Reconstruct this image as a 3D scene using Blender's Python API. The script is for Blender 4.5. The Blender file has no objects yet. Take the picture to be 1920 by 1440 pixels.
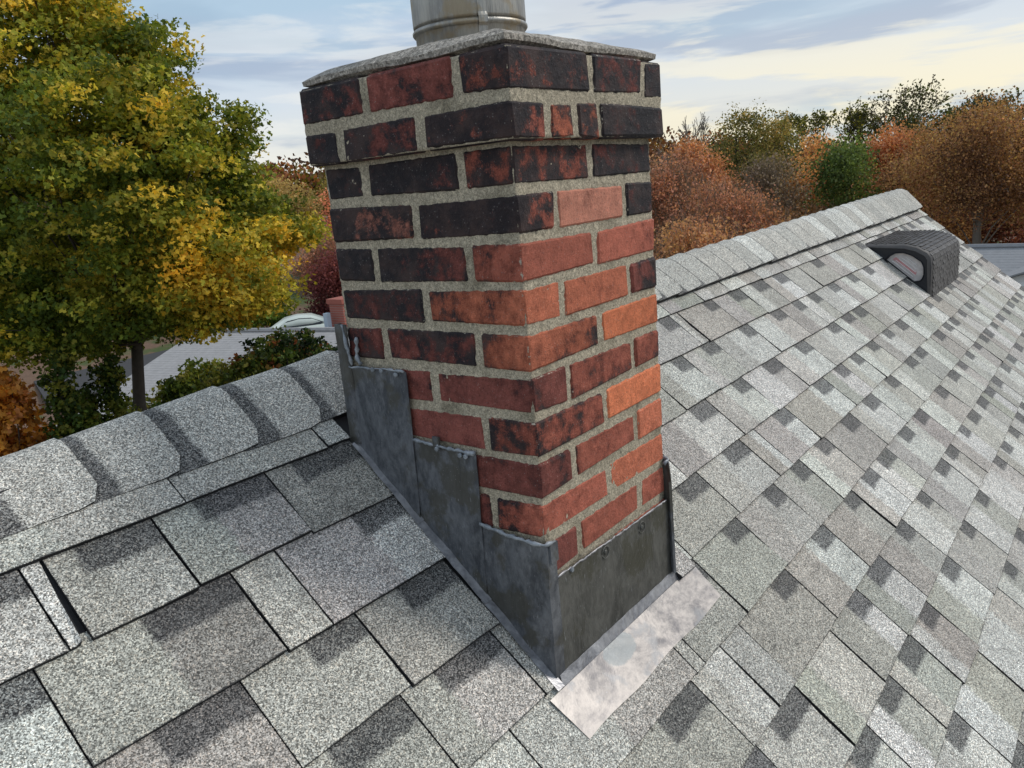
import bpy, math, random
import numpy as np
from mathutils import Vector, Matrix

random.seed(7)
rng = np.random.default_rng(7)
scene = bpy.context.scene
COL = scene.collection

# ------------------------------------------------------------------ camera
cam = bpy.data.cameras.new('camera')
cam_o = bpy.data.objects.new('camera', cam)
COL.objects.link(cam_o)
scene.camera = cam_o
CAM = Vector((-0.9189, -0.7037, -0.065))
F_PX = 1494.53
cam.sensor_fit = 'HORIZONTAL'
cam.sensor_width = 36.0
cam.lens = 36.0 * F_PX / 1920.0
cam.clip_start = 0.02
cam.clip_end = 3000
VIEW_AXES = [(0.608416, -0.78884, -0.08695), (-0.243114, -0.080963, -0.966613), (0.755463, 0.609242, -0.241038)]
right, down, fwd = (Vector(v) for v in VIEW_AXES)
m = Matrix((right, -down, -fwd)).transposed().to_4x4()
m.translation = CAM
cam_o.matrix_world = m

# ------------------------------------------------------------------ world and sun
world = bpy.data.worlds.new('World')
scene.world = world
world.use_nodes = True
wt = world.node_tree
for n in list(wt.nodes):
    wt.nodes.remove(n)

SUN_DIR = Vector((0.55, -0.50, 0.72)).normalized()      # from the scene towards the sun
SUN_EL = math.asin(SUN_DIR.z)
SUN_AZ = math.atan2(SUN_DIR.x, SUN_DIR.y)
sun = bpy.data.lights.new('sun', 'SUN')
sun.energy = 1.45
sun.angle = math.radians(16)
sun.color = (1.0, 0.945, 0.87)
sun_o = bpy.data.objects.new('sun', sun)
COL.objects.link(sun_o)
sun_o.rotation_euler = (-SUN_DIR).to_track_quat('-Z', 'Y').to_euler()

vs = scene.view_settings
vs.view_transform = 'Standard'
vs.look = 'None'
vs.gamma = 1
vs.use_curve_mapping = False
vs.exposure = 0.28


def s2l(*c):
    r = []
    for v in c:
        v = v / 255.0
        r.append(v / 12.92 if v <= 0.04045 else ((v + 0.055) / 1.055) ** 2.4)
    return tuple(r)


class NT:
    def __init__(self, tree):
        self.t = tree

    def node(self, kind, props=None, **ins):
        n = self.t.nodes.new(kind)
        for k, v in (props or {}).items():
            setattr(n, k, v)
        for k, v in ins.items():
            key = int(k[1:]) if k[0] == 'i' and k[1:].isdigit() else k.replace('_', ' ')
            self.set(n.inputs[key], v)
        return n

    def set(self, sock, v):
        if isinstance(v, bpy.types.NodeSocket):
            self.t.links.new(v, sock)
        elif isinstance(v, bpy.types.Node):
            self.t.links.new(v.outputs[0], sock)
        else:
            if sock.type == 'RGBA' and isinstance(v, (tuple, list)) and len(v) == 3:
                v = (*v, 1)
            sock.default_value = v

    def math(self, op, a, b=0.0, c=None, clamp=False):
        n = self.t.nodes.new('ShaderNodeMath')
        n.operation = op
        n.use_clamp = clamp
        self.set(n.inputs[0], a)
        self.set(n.inputs[1], b)
        if c is not None:
            self.set(n.inputs[2], c)
        return n.outputs[0]

    def vmath(self, op, a, b=(0, 0, 0), scale=None):
        n = self.t.nodes.new('ShaderNodeVectorMath')
        n.operation = op
        self.set(n.inputs[0], a)
        self.set(n.inputs[1], b)
        if scale is not None:
            self.set(n.inputs['Scale'], scale)
        return n.outputs[0]

    def noise(self, vec, scale=5.0, detail=3.0, rough=0.55, col=False, dist=0.0):
        n = self.t.nodes.new('ShaderNodeTexNoise')
        self.set(n.inputs['Vector'], vec)
        n.inputs['Scale'].default_value = scale
        n.inputs['Detail'].default_value = detail
        n.inputs['Roughness'].default_value = rough
        n.inputs['Distortion'].default_value = dist
        return n.outputs[1 if col else 0]

    def voro(self, vec, scale=5.0, out='Distance', feature='F1'):
        n = self.t.nodes.new('ShaderNodeTexVoronoi')
        n.feature = feature
        self.set(n.inputs['Vector'], vec)
        n.inputs['Scale'].default_value = scale
        return n.outputs[out]

    def mix(self, f, a, b, mode='MIX'):
        n = self.t.nodes.new('ShaderNodeMix')
        n.data_type = 'RGBA'
        n.blend_type = mode
        self.set(n.inputs[0], f)
        self.set(n.inputs[6], a)
        self.set(n.inputs[7], b)
        return n.outputs[2]

    def ramp(self, f, stops, interp='LINEAR'):
        n = self.t.nodes.new('ShaderNodeValToRGB')
        n.color_ramp.interpolation = interp
        el = n.color_ramp.elements
        while len(el) < len(stops):
            el.new(0.5)
        for e, (p, c) in zip(el, stops):
            e.position = p
            e.color = (c, c, c, 1) if isinstance(c, (int, float)) else (*c, 1)
        self.set(n.inputs[0], f)
        return n.outputs[0]

    def step(self, f, lo, hi):
        n = self.t.nodes.new('ShaderNodeMapRange')
        n.interpolation_type = 'SMOOTHSTEP'
        self.set(n.inputs[0], f)
        n.inputs[1].default_value = lo
        n.inputs[2].default_value = hi
        return n.outputs[0]

    def attr(self, name, out=1):
        n = self.t.nodes.new('ShaderNodeAttribute')
        n.attribute_name = name
        return n.outputs[out]

    def sep(self, v):
        n = self.t.nodes.new('ShaderNodeSeparateXYZ')
        self.set(n.inputs[0], v)
        return n.outputs

    def comb(self, x, y, z):
        n = self.t.nodes.new('ShaderNodeCombineXYZ')
        for i, v in enumerate((x, y, z)):
            self.set(n.inputs[i], v)
        return n.outputs[0]


# sky: physical sky seen through broken streaky cloud
w = NT(wt)
out = w.node('ShaderNodeOutputWorld')
bg = w.node('ShaderNodeBackground')
wt.links.new(bg.outputs[0], out.inputs[0])
sky = w.node('ShaderNodeTexSky', dict(sky_type='NISHITA', sun_disc=False, sun_elevation=SUN_EL, sun_rotation=SUN_AZ))
co = w.node('ShaderNodeTexCoord').outputs['Generated']
X, Y, Z = w.sep(co)
el = Z                                                   # sine of the elevation
grad = w.ramp(w.math('MULTIPLY', el, 2.0, clamp=True), [
    (0.0, s2l(229, 226, 213)), (0.10, s2l(225, 226, 220)), (0.22, s2l(212, 221, 230)),
    (0.42, s2l(186, 202, 222)), (1.0, s2l(176, 191, 209))])
warm = w.math('MULTIPLY', w.step(w.math('ADD', w.math('MULTIPLY', X, 0.95), w.math('MULTIPLY', Y, 0.1)), 0.55, 1.0),
              w.step(el, 0.24, 0.02))
sv = w.comb(w.math('MULTIPLY', X, 2.2), w.math('MULTIPLY', Y, 2.2), w.math('MULTIPLY', Z, 15.0))
n1 = w.noise(sv, 1.15, 5, 0.52, dist=0.5)
n2 = w.noise(w.vmath('ADD', sv, (3.1, 7.7, 1.3)), 1.9, 6, 0.55, dist=0.3)
n3 = w.noise(w.vmath('ADD', sv, (13.1, 2.7, 5.3)), 0.8, 3, 0.5)
c = w.mix(w.math('MULTIPLY', w.step(n1, 0.44, 0.58), 0.80), grad, s2l(160, 176, 200))
c = w.mix(w.math('MULTIPLY', w.step(n3, 0.50, 0.66), 0.50), c, s2l(168, 201, 220))
cream = w.mix(warm, s2l(240, 240, 236), s2l(249, 239, 206))
c = w.mix(w.math('MULTIPLY', w.step(n2, 0.47, 0.57), w.math('MULTIPLY_ADD', warm, 0.58, 0.40)), c, cream)
c = w.mix(w.math('MULTIPLY', warm, 0.24), c, s2l(240, 228, 206))
skyc = w.vmath('SCALE', sky.outputs[0], scale=0.10)
c = w.mix(0.9, skyc, c)
wt.links.new(c, bg.inputs[0])
bg.inputs[1].default_value = 0.90

# ------------------------------------------------------------------ mesh helpers
WLOC = {}


def link(o, parent=None, origin=None):
    COL.objects.link(o)
    if origin is not None:
        p = WLOC.get(parent.name, Vector((0, 0, 0))) if parent else Vector((0, 0, 0))
        o.location = Vector(origin) - p
        WLOC[o.name] = Vector(origin)
    if parent:
        o.parent = parent
    return o


def empty(name, loc, label, cat, group=None):
    o = bpy.data.objects.new(name, None)
    o.empty_display_size = 0.2
    link(o, None, loc)
    tag(o, label, cat, group)
    return o


def tag(o, label=None, cat=None, group=None, kind=None):
    if label:
        o['label'] = label
    if cat:
        o['category'] = cat
    if group:
        o['group'] = group
    if kind:
        o['kind'] = kind
    return o


def mobj(name, V, F, mats, parent=None, origin=None, smooth=False, fmat=None, attrs=None):
    """V: world coordinates; faces lists; the object's origin is put at `origin` or the centre."""
    V = np.asarray(V, float)
    if origin is None:
        origin = (V.min(0) + V.max(0)) / 2
    me = bpy.data.meshes.new(name)
    me.from_pydata((V - np.array(origin)).tolist(), [], F)
    if not isinstance(mats, (list, tuple)):
        mats = [mats]
    for mt in mats:
        me.materials.append(mt)
    if fmat is not None:
        me.polygons.foreach_set('material_index', fmat)
    if smooth:
        me.polygons.foreach_set('use_smooth', [True] * len(F))
    for k, (typ, data) in (attrs or {}).items():
        a = me.attributes.new(k, typ, 'POINT')
        data = np.asarray(data, float)
        if typ == 'FLOAT':
            if data.ndim == 0:
                data = np.full(len(V), float(data))
            a.data.foreach_set('value', data.ravel())
        elif typ == 'FLOAT_VECTOR':
            if data.ndim == 1:
                data = np.tile(data, (len(V), 1))
            a.data.foreach_set('vector', data.ravel())
        else:
            if data.ndim == 1:
                data = np.tile(data, (len(V), 1))
            if data.shape[1] == 3:
                data = np.c_[data, np.ones(len(data))]
            a.data.foreach_set('color', data.ravel())
    me.update()
    o = bpy.data.objects.new(name, me)
    return link(o, parent, origin)


class MB:
    """collects shapes for one mesh"""

    def __init__(self):
        self.V = []
        self.F = []
        self.M = []

    def add(self, V, F, mi=0):
        b = len(self.V)
        self.V += [tuple(v) for v in V]
        self.F += [tuple(i + b for i in f) for f in F]
        self.M += [mi] * len(F)
        return self

    def box(self, lo, hi, mi=0):
        x0, y0, z0 = lo
        x1, y1, z1 = hi
        return self.add([(x0, y0, z0), (x1, y0, z0), (x1, y1, z0), (x0, y1, z0), (x0, y0, z1), (x1, y0, z1), (x1, y1, z1), (x0, y1, z1)],
                        [(0, 3, 2, 1), (4, 5, 6, 7), (0, 1, 5, 4), (1, 2, 6, 5), (2, 3, 7, 6), (3, 0, 4, 7)], mi)

    def tube(self, pts, rad, n=8, mi=0, cap=True):
        pts = [Vector(p) for p in pts]
        V = []
        F = []
        d0 = (pts[1] - pts[0]).normalized()
        up = Vector((0, 0, 1)) if abs(d0.z) < 0.9 else Vector((1, 0, 0))
        u = d0.cross(up).normalized()
        for i, p in enumerate(pts):
            d = (pts[min(i + 1, len(pts) - 1)] - pts[max(i - 1, 0)]).normalized()
            u = (u - d * u.dot(d)).normalized()
            v = d.cross(u)
            r = rad[i] if isinstance(rad, (list, tuple)) else rad
            for k in range(n):
                a = 2 * math.pi * k / n
                V.append(p + (u * math.cos(a) + v * math.sin(a)) * r)
        for i in range(len(pts) - 1):
            for k in range(n):
                F.append((i * n + k, i * n + (k + 1) % n, (i + 1) * n + (k + 1) % n, (i + 1) * n + k))
        if cap:
            F.append(tuple(range(n))[::-1])
            F.append(tuple((len(pts) - 1) * n + k for k in range(n)))
        return self.add(V, F, mi)

    def prism(self, poly, off, mi=0):
        """closed polygon (3-D points) extruded by the vector off"""
        n = len(poly)
        V = [Vector(p) for p in poly] + [Vector(p) + Vector(off) for p in poly]
        F = [tuple(range(n))[::-1], tuple(range(n, 2 * n))] + [(i, (i + 1) % n, n + (i + 1) % n, n + i) for i in range(n)]
        return self.add(V, F, mi)

    def build(self, name, mats, parent=None, origin=None, smooth=False, **k):
        return mobj(name, self.V, self.F, mats, parent, origin, smooth, fmat=self.M, **k)


def grid_faces(nu, nv, base=0):
    """(nu+1)x(nv+1) vertices, index = j*(nu+1)+i"""
    return [(base + j * (nu + 1) + i, base + j * (nu + 1) + i + 1, base + (j + 1) * (nu + 1) + i + 1, base + (j + 1) * (nu + 1) + i)
            for j in range(nv) for i in range(nu)]


def vnoise(x, y, z=0.0, seed=0):
    """cheap smooth pseudo noise for displacing geometry, about -1..1 (numpy friendly)"""
    s = seed * 1.7
    return (np.sin(x * 1.0 + s + 1.3 * np.sin(y * 1.7 + s)) + np.sin(y * 1.31 + 2.1 * s + 1.1 * np.sin(z * 1.9 + x * 0.7)) +
            np.sin(z * 1.13 + 0.7 * s + 1.2 * np.sin(x * 1.57 + y * .9))) / 3.0


# ------------------------------------------------------------------ materials
def mat(name):
    mt = bpy.data.materials.new(name)
    mt.use_nodes = True
    n = NT(mt.node_tree)
    bsdf = mt.node_tree.nodes['Principled BSDF']
    return mt, n, bsdf


def bump(n, bsdf, h, strength=0.5, dist=0.002):
    b = n.node('ShaderNodeBump')
    b.inputs['Strength'].default_value = strength
    b.inputs['Distance'].default_value = dist
    n.set(b.inputs['Height'], h)
    n.t.links.new(b.outputs[0], bsdf.inputs['Normal'])


def P(n):
    return n.node('ShaderNodeNewGeometry').outputs['Position']


def mat_simple(name, col, rough=0.8, var=0.25, scale=6.0, metal=0.0, bmp=0.0):
    mt, n, b = mat(name)
    nz = n.noise(P(n), scale, 5, 0.6)
    f = n.math('MULTIPLY_ADD', nz, 2 * var, 1 - var)
    n.set(b.inputs['Base Color'], n.vmath('SCALE', col, scale=f))
    b.inputs['Roughness'].default_value = rough
    b.inputs['Metallic'].default_value = metal
    if bmp:
        bump(n, b, nz, 0.6, bmp)
    return mt


def mat_shingle():
    mt, n, b = mat('granule_shingle')
    pos = P(n)
    tc = n.attr('tcoord')
    tx, ty, _ = n.sep(tc)
    bx0, bx1, bd = n.sep(n.attr('band'))
    ca = n.attr('col_a', 0)
    cb = n.attr('col_b', 0)
    sp = n.attr('split', 2)
    g1 = n.sep(n.voro(pos, 620, 'Color'))[0]
    g2 = n.sep(n.voro(n.vmath('ADD', pos, (1.3, 2.1, .4)), 460, 'Color'))[1]
    gm = n.noise(pos, 260, 2, 0.6)
    mott = n.noise(pos, 22, 4, 0.6)
    # tone of the piece: part a, part b, with a grainy border
    jit = n.math('MULTIPLY', n.math('SUBTRACT', n.noise(pos, 90, 3, 0.7), 0.5), 0.05)
    f = n.step(n.math('ADD', n.math('SUBTRACT', tx, sp), jit), -0.006, 0.006)
    base = n.mix(f, ca, cb)
    # dark printed band under the course above
    g = n.math('MULTIPLY', n.math('SUBTRACT', g2, 0.5), 0.008)
    e1 = n.math('SUBTRACT', tx, bx0)
    e2 = n.math('SUBTRACT', bx1, tx)
    e3 = n.math('ADD', n.math('SUBTRACT', bd, ty), n.math('MULTIPLY', n.math('SUBTRACT', mott, 0.5), 0.02))
    e = n.math('ADD', n.math('MINIMUM', n.math('MINIMUM', e1, e2), e3), g)
    bf = n.math('MULTIPLY', n.step(e, -0.003, 0.003), n.math('MULTIPLY_ADD', g1, -0.35, 1.0))
    base = n.mix(bf, base, (0.060, 0.061, 0.064))
    # granules
    lum = n.ramp(g1, [(0.0, 0.26), (0.25, 0.48), (0.50, 0.96), (0.75, 1.42), (1.0, 2.0)])
    lum2 = n.math('MULTIPLY_ADD', g2, 0.6, 0.70)
    lum3 = n.math('MULTIPLY_ADD', gm, 0.8, 0.6)
    k = n.math('MULTIPLY', n.math('MULTIPLY', lum, lum2), n.math('MULTIPLY', lum3, n.math('MULTIPLY_ADD', mott, 0.5, 0.75)))
    col = n.vmath('SCALE', base, scale=k)
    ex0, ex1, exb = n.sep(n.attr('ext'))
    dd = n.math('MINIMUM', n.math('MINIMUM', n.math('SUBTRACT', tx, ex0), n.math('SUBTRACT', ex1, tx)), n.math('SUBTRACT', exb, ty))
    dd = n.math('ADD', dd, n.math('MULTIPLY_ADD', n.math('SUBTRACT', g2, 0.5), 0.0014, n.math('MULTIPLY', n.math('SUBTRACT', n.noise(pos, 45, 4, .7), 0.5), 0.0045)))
    edge_line = n.math('MULTIPLY', n.step(dd, 0.0019, 0.0004), n.math('GREATER_THAN', exb, 0.0001))  # dark ragged line along the butt and seam edges of each piece
    streak = n.noise(n.vmath('MULTIPLY', pos, (60, 8, 8)), 1.0, 4, 0.6)
    wear = n.noise(n.vmath('ADD', pos, (3, 5, 1)), 7, 4, 0.62)
    col = n.vmath('SCALE', col, scale=n.math('MULTIPLY', n.math('MULTIPLY_ADD', streak, 0.36, 0.82), n.math('MULTIPLY_ADD', wear, 0.5, 0.75)))
    col = n.mix(n.math('MULTIPLY', edge_line, 0.9), col, (0.025, 0.025, 0.026))
    brown = n.math('MULTIPLY', n.step(g2, 0.80, 0.84), 0.40)
    col = n.mix(brown, col, n.vmath('MULTIPLY', col, (1.0, .84, .72)))
    n.set(b.inputs['Base Color'], col)
    b.inputs['Roughness'].default_value = 0.82
    b.inputs['Specular IOR Level'].default_value = 0.35
    h = n.math('ADD', n.math('MULTIPLY', n.voro(pos, 620), -1.0), n.math('MULTIPLY', mott, 1.5))
    bump(n, b, h, 0.30, 0.0012)
    return mt


def mat_brick():
    mt, n, b = mat('old_brick')
    pos = P(n)
    tcn = n.node('ShaderNodeTexCoord').outputs['Object']
    half = n.attr('half')
    soot = n.math('ADD', n.attr('soot', 2), n.math('MULTIPLY', n.math('SUBTRACT', n.noise(pos, 9, 3, .6), 0.52), 0.9))
    red = n.attr('red', 0)
    dx, dy, dz = n.sep(n.vmath('SUBTRACT', half, n.vmath('ABSOLUTE', tcn)))
    med = n.math('MAXIMUM', n.math('MINIMUM', dx, dy), n.math('MINIMUM', n.math('MAXIMUM', dx, dy), dz))
    big = n.noise(pos, 26, 5, 0.62)
    big2 = n.noise(n.vmath('ADD', pos, (4, 2, 7)), 60, 6, 0.7)
    fine = n.noise(pos, 420, 4, 0.7)
    # clay
    v = n.math('MULTIPLY', n.math('MULTIPLY_ADD', big2, 0.9, 0.55), n.math('MULTIPLY_ADD', n.noise(n.vmath('ADD', pos, (1, 8, 3)), 34, 4, .6), 1.1, 0.45))
    clay = n.vmath('SCALE', red, scale=v)
    clay = n.mix(n.math('MULTIPLY', n.step(fine, 0.52, 0.68), 0.65), clay, n.vmath('MULTIPLY', clay, (1.35, 1.75, 1.9)))
    clay = n.mix(n.math('MULTIPLY', n.step(n.noise(n.vmath('ADD', pos, (9, 9, 1)), 240, 4, 0.75), 0.55, 0.66), 0.75), clay, n.vmath('MULTIPLY', clay, (.38, .32, .32)))
    # soot and weathering: ragged patches that grow with the soot value
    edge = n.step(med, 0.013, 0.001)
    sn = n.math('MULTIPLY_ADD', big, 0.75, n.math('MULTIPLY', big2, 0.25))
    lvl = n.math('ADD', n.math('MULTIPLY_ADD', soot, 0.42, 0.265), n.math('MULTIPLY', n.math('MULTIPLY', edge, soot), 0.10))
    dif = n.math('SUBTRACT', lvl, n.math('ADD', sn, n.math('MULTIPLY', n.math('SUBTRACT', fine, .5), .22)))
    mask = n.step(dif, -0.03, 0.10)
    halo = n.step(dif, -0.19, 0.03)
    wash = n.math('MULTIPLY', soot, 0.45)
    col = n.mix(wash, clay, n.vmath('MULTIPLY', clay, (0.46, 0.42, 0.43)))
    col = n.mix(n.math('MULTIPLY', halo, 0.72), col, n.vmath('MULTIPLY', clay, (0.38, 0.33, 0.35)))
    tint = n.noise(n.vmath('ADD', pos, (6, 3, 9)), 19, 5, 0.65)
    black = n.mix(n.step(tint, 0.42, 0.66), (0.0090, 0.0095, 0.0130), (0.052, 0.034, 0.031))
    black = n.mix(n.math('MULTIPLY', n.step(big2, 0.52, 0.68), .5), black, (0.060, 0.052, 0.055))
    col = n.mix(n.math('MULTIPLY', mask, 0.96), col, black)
    # pale salt specks
    vd = n.voro(n.vmath('ADD', pos, (5, 1, 2)), 170)
    sk = n.math('MULTIPLY', n.step(vd, 0.20, 0.10), n.step(big2, 0.46, 0.56))
    col = n.mix(n.math('MULTIPLY', sk, 0.55), col, (0.30, 0.29, 0.27))
    # mortar smeared over the arrises
    ed = n.math('ADD', med, n.math('MULTIPLY', n.math('SUBTRACT', n.noise(pos, 95, 6, 0.75), 0.5), 0.017))
    sm = n.step(ed, 0.0016, 0.0004)
    col = n.mix(sm, col, n.vmath('SCALE', (0.46, 0.42, 0.335), scale=n.math('MULTIPLY_ADD', fine, 1.2, 0.4)))
    n.set(b.inputs['Base Color'], col)
    n.set(b.inputs['Roughness'], n.math('MULTIPLY_ADD', mask, -0.18, 0.86))
    b.inputs['Specular IOR Level'].default_value = 0.35
    h = n.math('ADD', n.math('MULTIPLY', fine, 0.5), n.math('MULTIPLY', big2, 1.6))
    bump(n, b, h, 0.75, 0.0035)
    return mt


def mat_mortar(name, col, rough=0.95, stain=0.6, coarse=1.0, grain=1.25):
    mt, n, b = mat(name)
    pos = P(n)
    g = n.sep(n.voro(pos, 560 / coarse, 'Color'))[0]
    a = n.noise(pos, 130 / coarse, 5, 0.7)
    c = n.noise(pos, 14, 5, 0.6)
    k = n.math('MULTIPLY', n.math('MULTIPLY_ADD', g, 0.6 * grain, 1 - .3 * grain), n.math('MULTIPLY_ADD', a, 1.3 * grain, 1 - .65 * grain))
    cc = n.vmath('SCALE', col, scale=k)
    cc = n.mix(n.math('MULTIPLY', n.step(c, 0.50, 0.72), stain), cc, n.vmath('MULTIPLY', cc, (0.42, 0.42, 0.38)))
    cc = n.mix(n.math('MULTIPLY', n.step(n.noise(pos, 70, 4, .6), 0.64, 0.72), 0.6), cc, (0.06, 0.06, 0.05))
    n.set(b.inputs['Base Color'], cc)
    b.inputs['Roughness'].default_value = rough
    bump(n, b, n.math('ADD', a, n.math('MULTIPLY', g, 0.5)), 0.9, 0.004 * coarse)
    return mt


def mat_lead(name, ca, cb, metal=0.55, r0=0.38, r1=0.65, stretch=(1, 1, 1), stain=None, bm=.5, sth=.50, oval=None):
    mt, n, b = mat(name)
    pos = P(n)
    p2 = n.vmath('MULTIPLY', pos, stretch)
    a = n.noise(p2, 9, 5, 0.62, dist=0.8)
    f = n.noise(p2, 70, 5, 0.7)
    d = n.noise(pos, 300, 3, 0.6)
    col = n.mix(n.step(n.math('MULTIPLY_ADD', f, 0.45, n.math('MULTIPLY', a, 0.55)), 0.34, 0.66), ca, cb)
    if oval:
        ox, oy, oz = n.sep(n.vmath('SUBTRACT', pos, oval))
        rr = n.math('SQRT', n.math('ADD', n.math('POWER', n.math('DIVIDE', ox, .046), 2.0), n.math('POWER', n.math('DIVIDE', oy, .019), 2.0)))
        rr = n.math('ADD', rr, n.math('MULTIPLY', n.math('SUBTRACT', f, .5), .5))
        col = n.mix(n.math('MULTIPLY', n.step(rr, 1.08, .92), .75), col, (.17, .19, .20))
    if stain:
        s = n.noise(n.vmath('ADD', pos, (2.2, .7, 1.9)), 11, 5, 0.6)
        col = n.mix(n.math('MULTIPLY', n.step(s, sth, sth + .08), 0.75), col, stain)
    sc = n.noise(n.vmath('MULTIPLY', pos, (90, 90, 20)), 3.0, 2, 0.5)
    col = n.mix(n.math('MULTIPLY', n.step(sc, 0.70, 0.74), 0.4), col, (0.42, 0.43, 0.45))
    dust = n.math('MULTIPLY', n.step(n.voro(pos, 120), 0.13, 0.07), 0.35)
    col = n.mix(dust, col, (.40, .40, .38))
    n.set(b.inputs['Base Color'], col)
    b.inputs['Metallic'].default_value = metal
    n.set(b.inputs['Roughness'], n.math('MULTIPLY_ADD', f, r1 - r0, r0))
    bump(n, b, n.math('ADD', n.math('MULTIPLY', a, 3.0), n.math('MULTIPLY', d, 0.10)), bm, 0.004)
    return mt


def mat_leaf(name, trans=0.35):
    mt, n, b = mat(name)
    c = n.attr('col', 0)
    n.set(b.inputs['Base Color'], c)
    b.inputs['Roughness'].default_value = 0.6
    b.inputs['Specular IOR Level'].default_value = 0.25
    tr = n.node('ShaderNodeBsdfTranslucent')
    n.set(tr.inputs[0], n.vmath('MULTIPLY', c, (1.1, 1.1, 0.7)))
    mx = n.node('ShaderNodeMixShader')
    mx.inputs[0].default_value = trans
    n.t.links.new(b.outputs[0], mx.inputs[1])
    n.t.links.new(tr.outputs[0], mx.inputs[2])
    n.t.links.new(mx.outputs[0], n.t.nodes['Material Output'].inputs[0])
    return mt


M_SH = mat_shingle()
M_EDGE = mat_simple('asphalt_edge', (0.020, 0.020, 0.021), 0.9, 0.3, 90)
M_BRICK = mat_brick()
M_MORT = mat_mortar('lime_mortar', (0.48, 0.42, 0.31), stain=.70)
M_CROWN = mat_mortar('cement_crown', (0.40, 0.365, 0.315), stain=0.6, coarse=1.5, grain=1.7)
M_LEAD = mat_lead('dark_lead', (0.062, 0.068, 0.078), (0.21, 0.22, 0.235), 0.30, 0.36, 0.62, (1, 1.6, .8), stain=(0.085, 0.080, 0.062))
M_LEAD2 = mat_lead('green_brown_lead', (0.072, 0.072, 0.064), (0.165, 0.162, 0.145), 0.30, 0.36, 0.6, (1.4, 1, .8), stain=(0.075, 0.072, 0.050))
M_BRIGHT = mat_lead('bright_lead', (0.115, 0.112, 0.118), (0.38, 0.355, 0.335), 0.60, 0.31, 0.55, (.8, 1.2, 1), stain=(0.20, 0.205, 0.215), bm=.14, sth=.55, oval=(.152, -.030, -.88))
M_LIP = mat_lead('worn_lead_lip', (0.20, 0.20, 0.215), (0.46, 0.455, 0.46), 0.55, 0.32, 0.55, (1, 1, 1))
M_STEEL = mat_lead('weathered_stainless', (0.24, 0.235, 0.225), (0.46, 0.44, 0.39), 0.7, 0.34, 0.56, (2.5, 2.5, .35), stain=(0.34, 0.27, 0.17))
M_SEAL = mat_lead('grey_sealant', (0.16, 0.18, 0.20), (0.42, 0.45, 0.48), 0.15, 0.15, 0.35)
M_PLAST = mat_simple('weathered_black_plastic', (0.078, 0.072, 0.069), 0.6, 0.5, 45, bmp=0.001)
M_DARKP = mat_simple('black_plastic', (0.012, 0.014, 0.020), 0.45, 0.2, 40)

# ------------------------------------------------------------------ our house
K = 0.84                                    # roof rise over run
CN = math.hypot(1, K)
COSP, SINP = 1 / CN, K / CN
NRM = np.array([0, -SINP, COSP])
DWN = np.array([0, -COSP, -SINP])
RIDGE_Y = 0.60
GROUND = -8.0


def roofp(x, y, wo=0.0):
    return np.array([x, y, -0.86 + K * y]) + NRM * wo


house = empty('house', (0, 0.6, GROUND), 'grey shingled house whose gable roof fills the foreground round the chimney', 'house')
mb = MB()
# front slope deck, back slope deck
XL, XR = -6.0, 5.0
EAVE = -4.0
top = roofp(0, RIDGE_Y, -0.004)
mb.prism([roofp(XL, EAVE, -0.004), roofp(XR, EAVE, -0.004), roofp(XR, .53, -0.004), roofp(XL, .53, -0.004)], (0, 0.0, -0.05))
roof = mb.build('roof', [mat_simple('felt_underlay', (0.035, 0.035, 0.036), 0.95, 0.3, 40)], house)
mb = MB()
bk = lambda x, y, o: (x, 2 * RIDGE_Y - y, -0.86 + K * y + o)
mb.prism([bk(XL, EAVE, -0.010), bk(XR, EAVE, -0.010), bk(XR, .53, -0.010), bk(XL, .53, -0.010)][::-1], (0, 0, -0.05))
mb.build('roof_back_slope', M_SH, roof, attrs={'tcoord': ('FLOAT_VECTOR', (0, 1, 0)), 'band': ('FLOAT_VECTOR', (5, 5, 0)),
                                              'col_a': ('FLOAT_COLOR', (.3, .3, .29)), 'col_b': ('FLOAT_COLOR', (.3, .3, .29)), 'split': ('FLOAT', 9)})
M_WHITE = mat_simple('white_paint', (0.72, 0.72, 0.70), 0.6, 0.08, 3)
M_SIDING = mat_simple('grey_siding', (0.42, 0.43, 0.43), 0.7, 0.1, 3)
mb = MB()
zE = -0.86 + K * EAVE
mb.prism([(4.7, EAVE + .35, GROUND), (4.7, 2 * RIDGE_Y - EAVE - .35, GROUND), (4.7, 2 * RIDGE_Y - EAVE - .35, zE + .2), (4.7, RIDGE_Y, -0.50), (4.7, EAVE + .35, zE + .2)], (-10.4, 0, 0))
mb.build('wall', M_SIDING, house)
for s, nm in ((1, 'rake_board'),):
    mb = MB()
    for sgn in (1, -1):
        a = Vector((4.965, RIDGE_Y, -0.86 + K * RIDGE_Y - .058))
        e = Vector((4.965, RIDGE_Y - sgn * (RIDGE_Y - EAVE), zE - .058))
        mb.prism([a, e, e - Vector((0, 0, .16)), a - Vector((0, 0, .16))], (0.025, 0, 0))
    mb.build(nm, M_WHITE, house)

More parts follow.
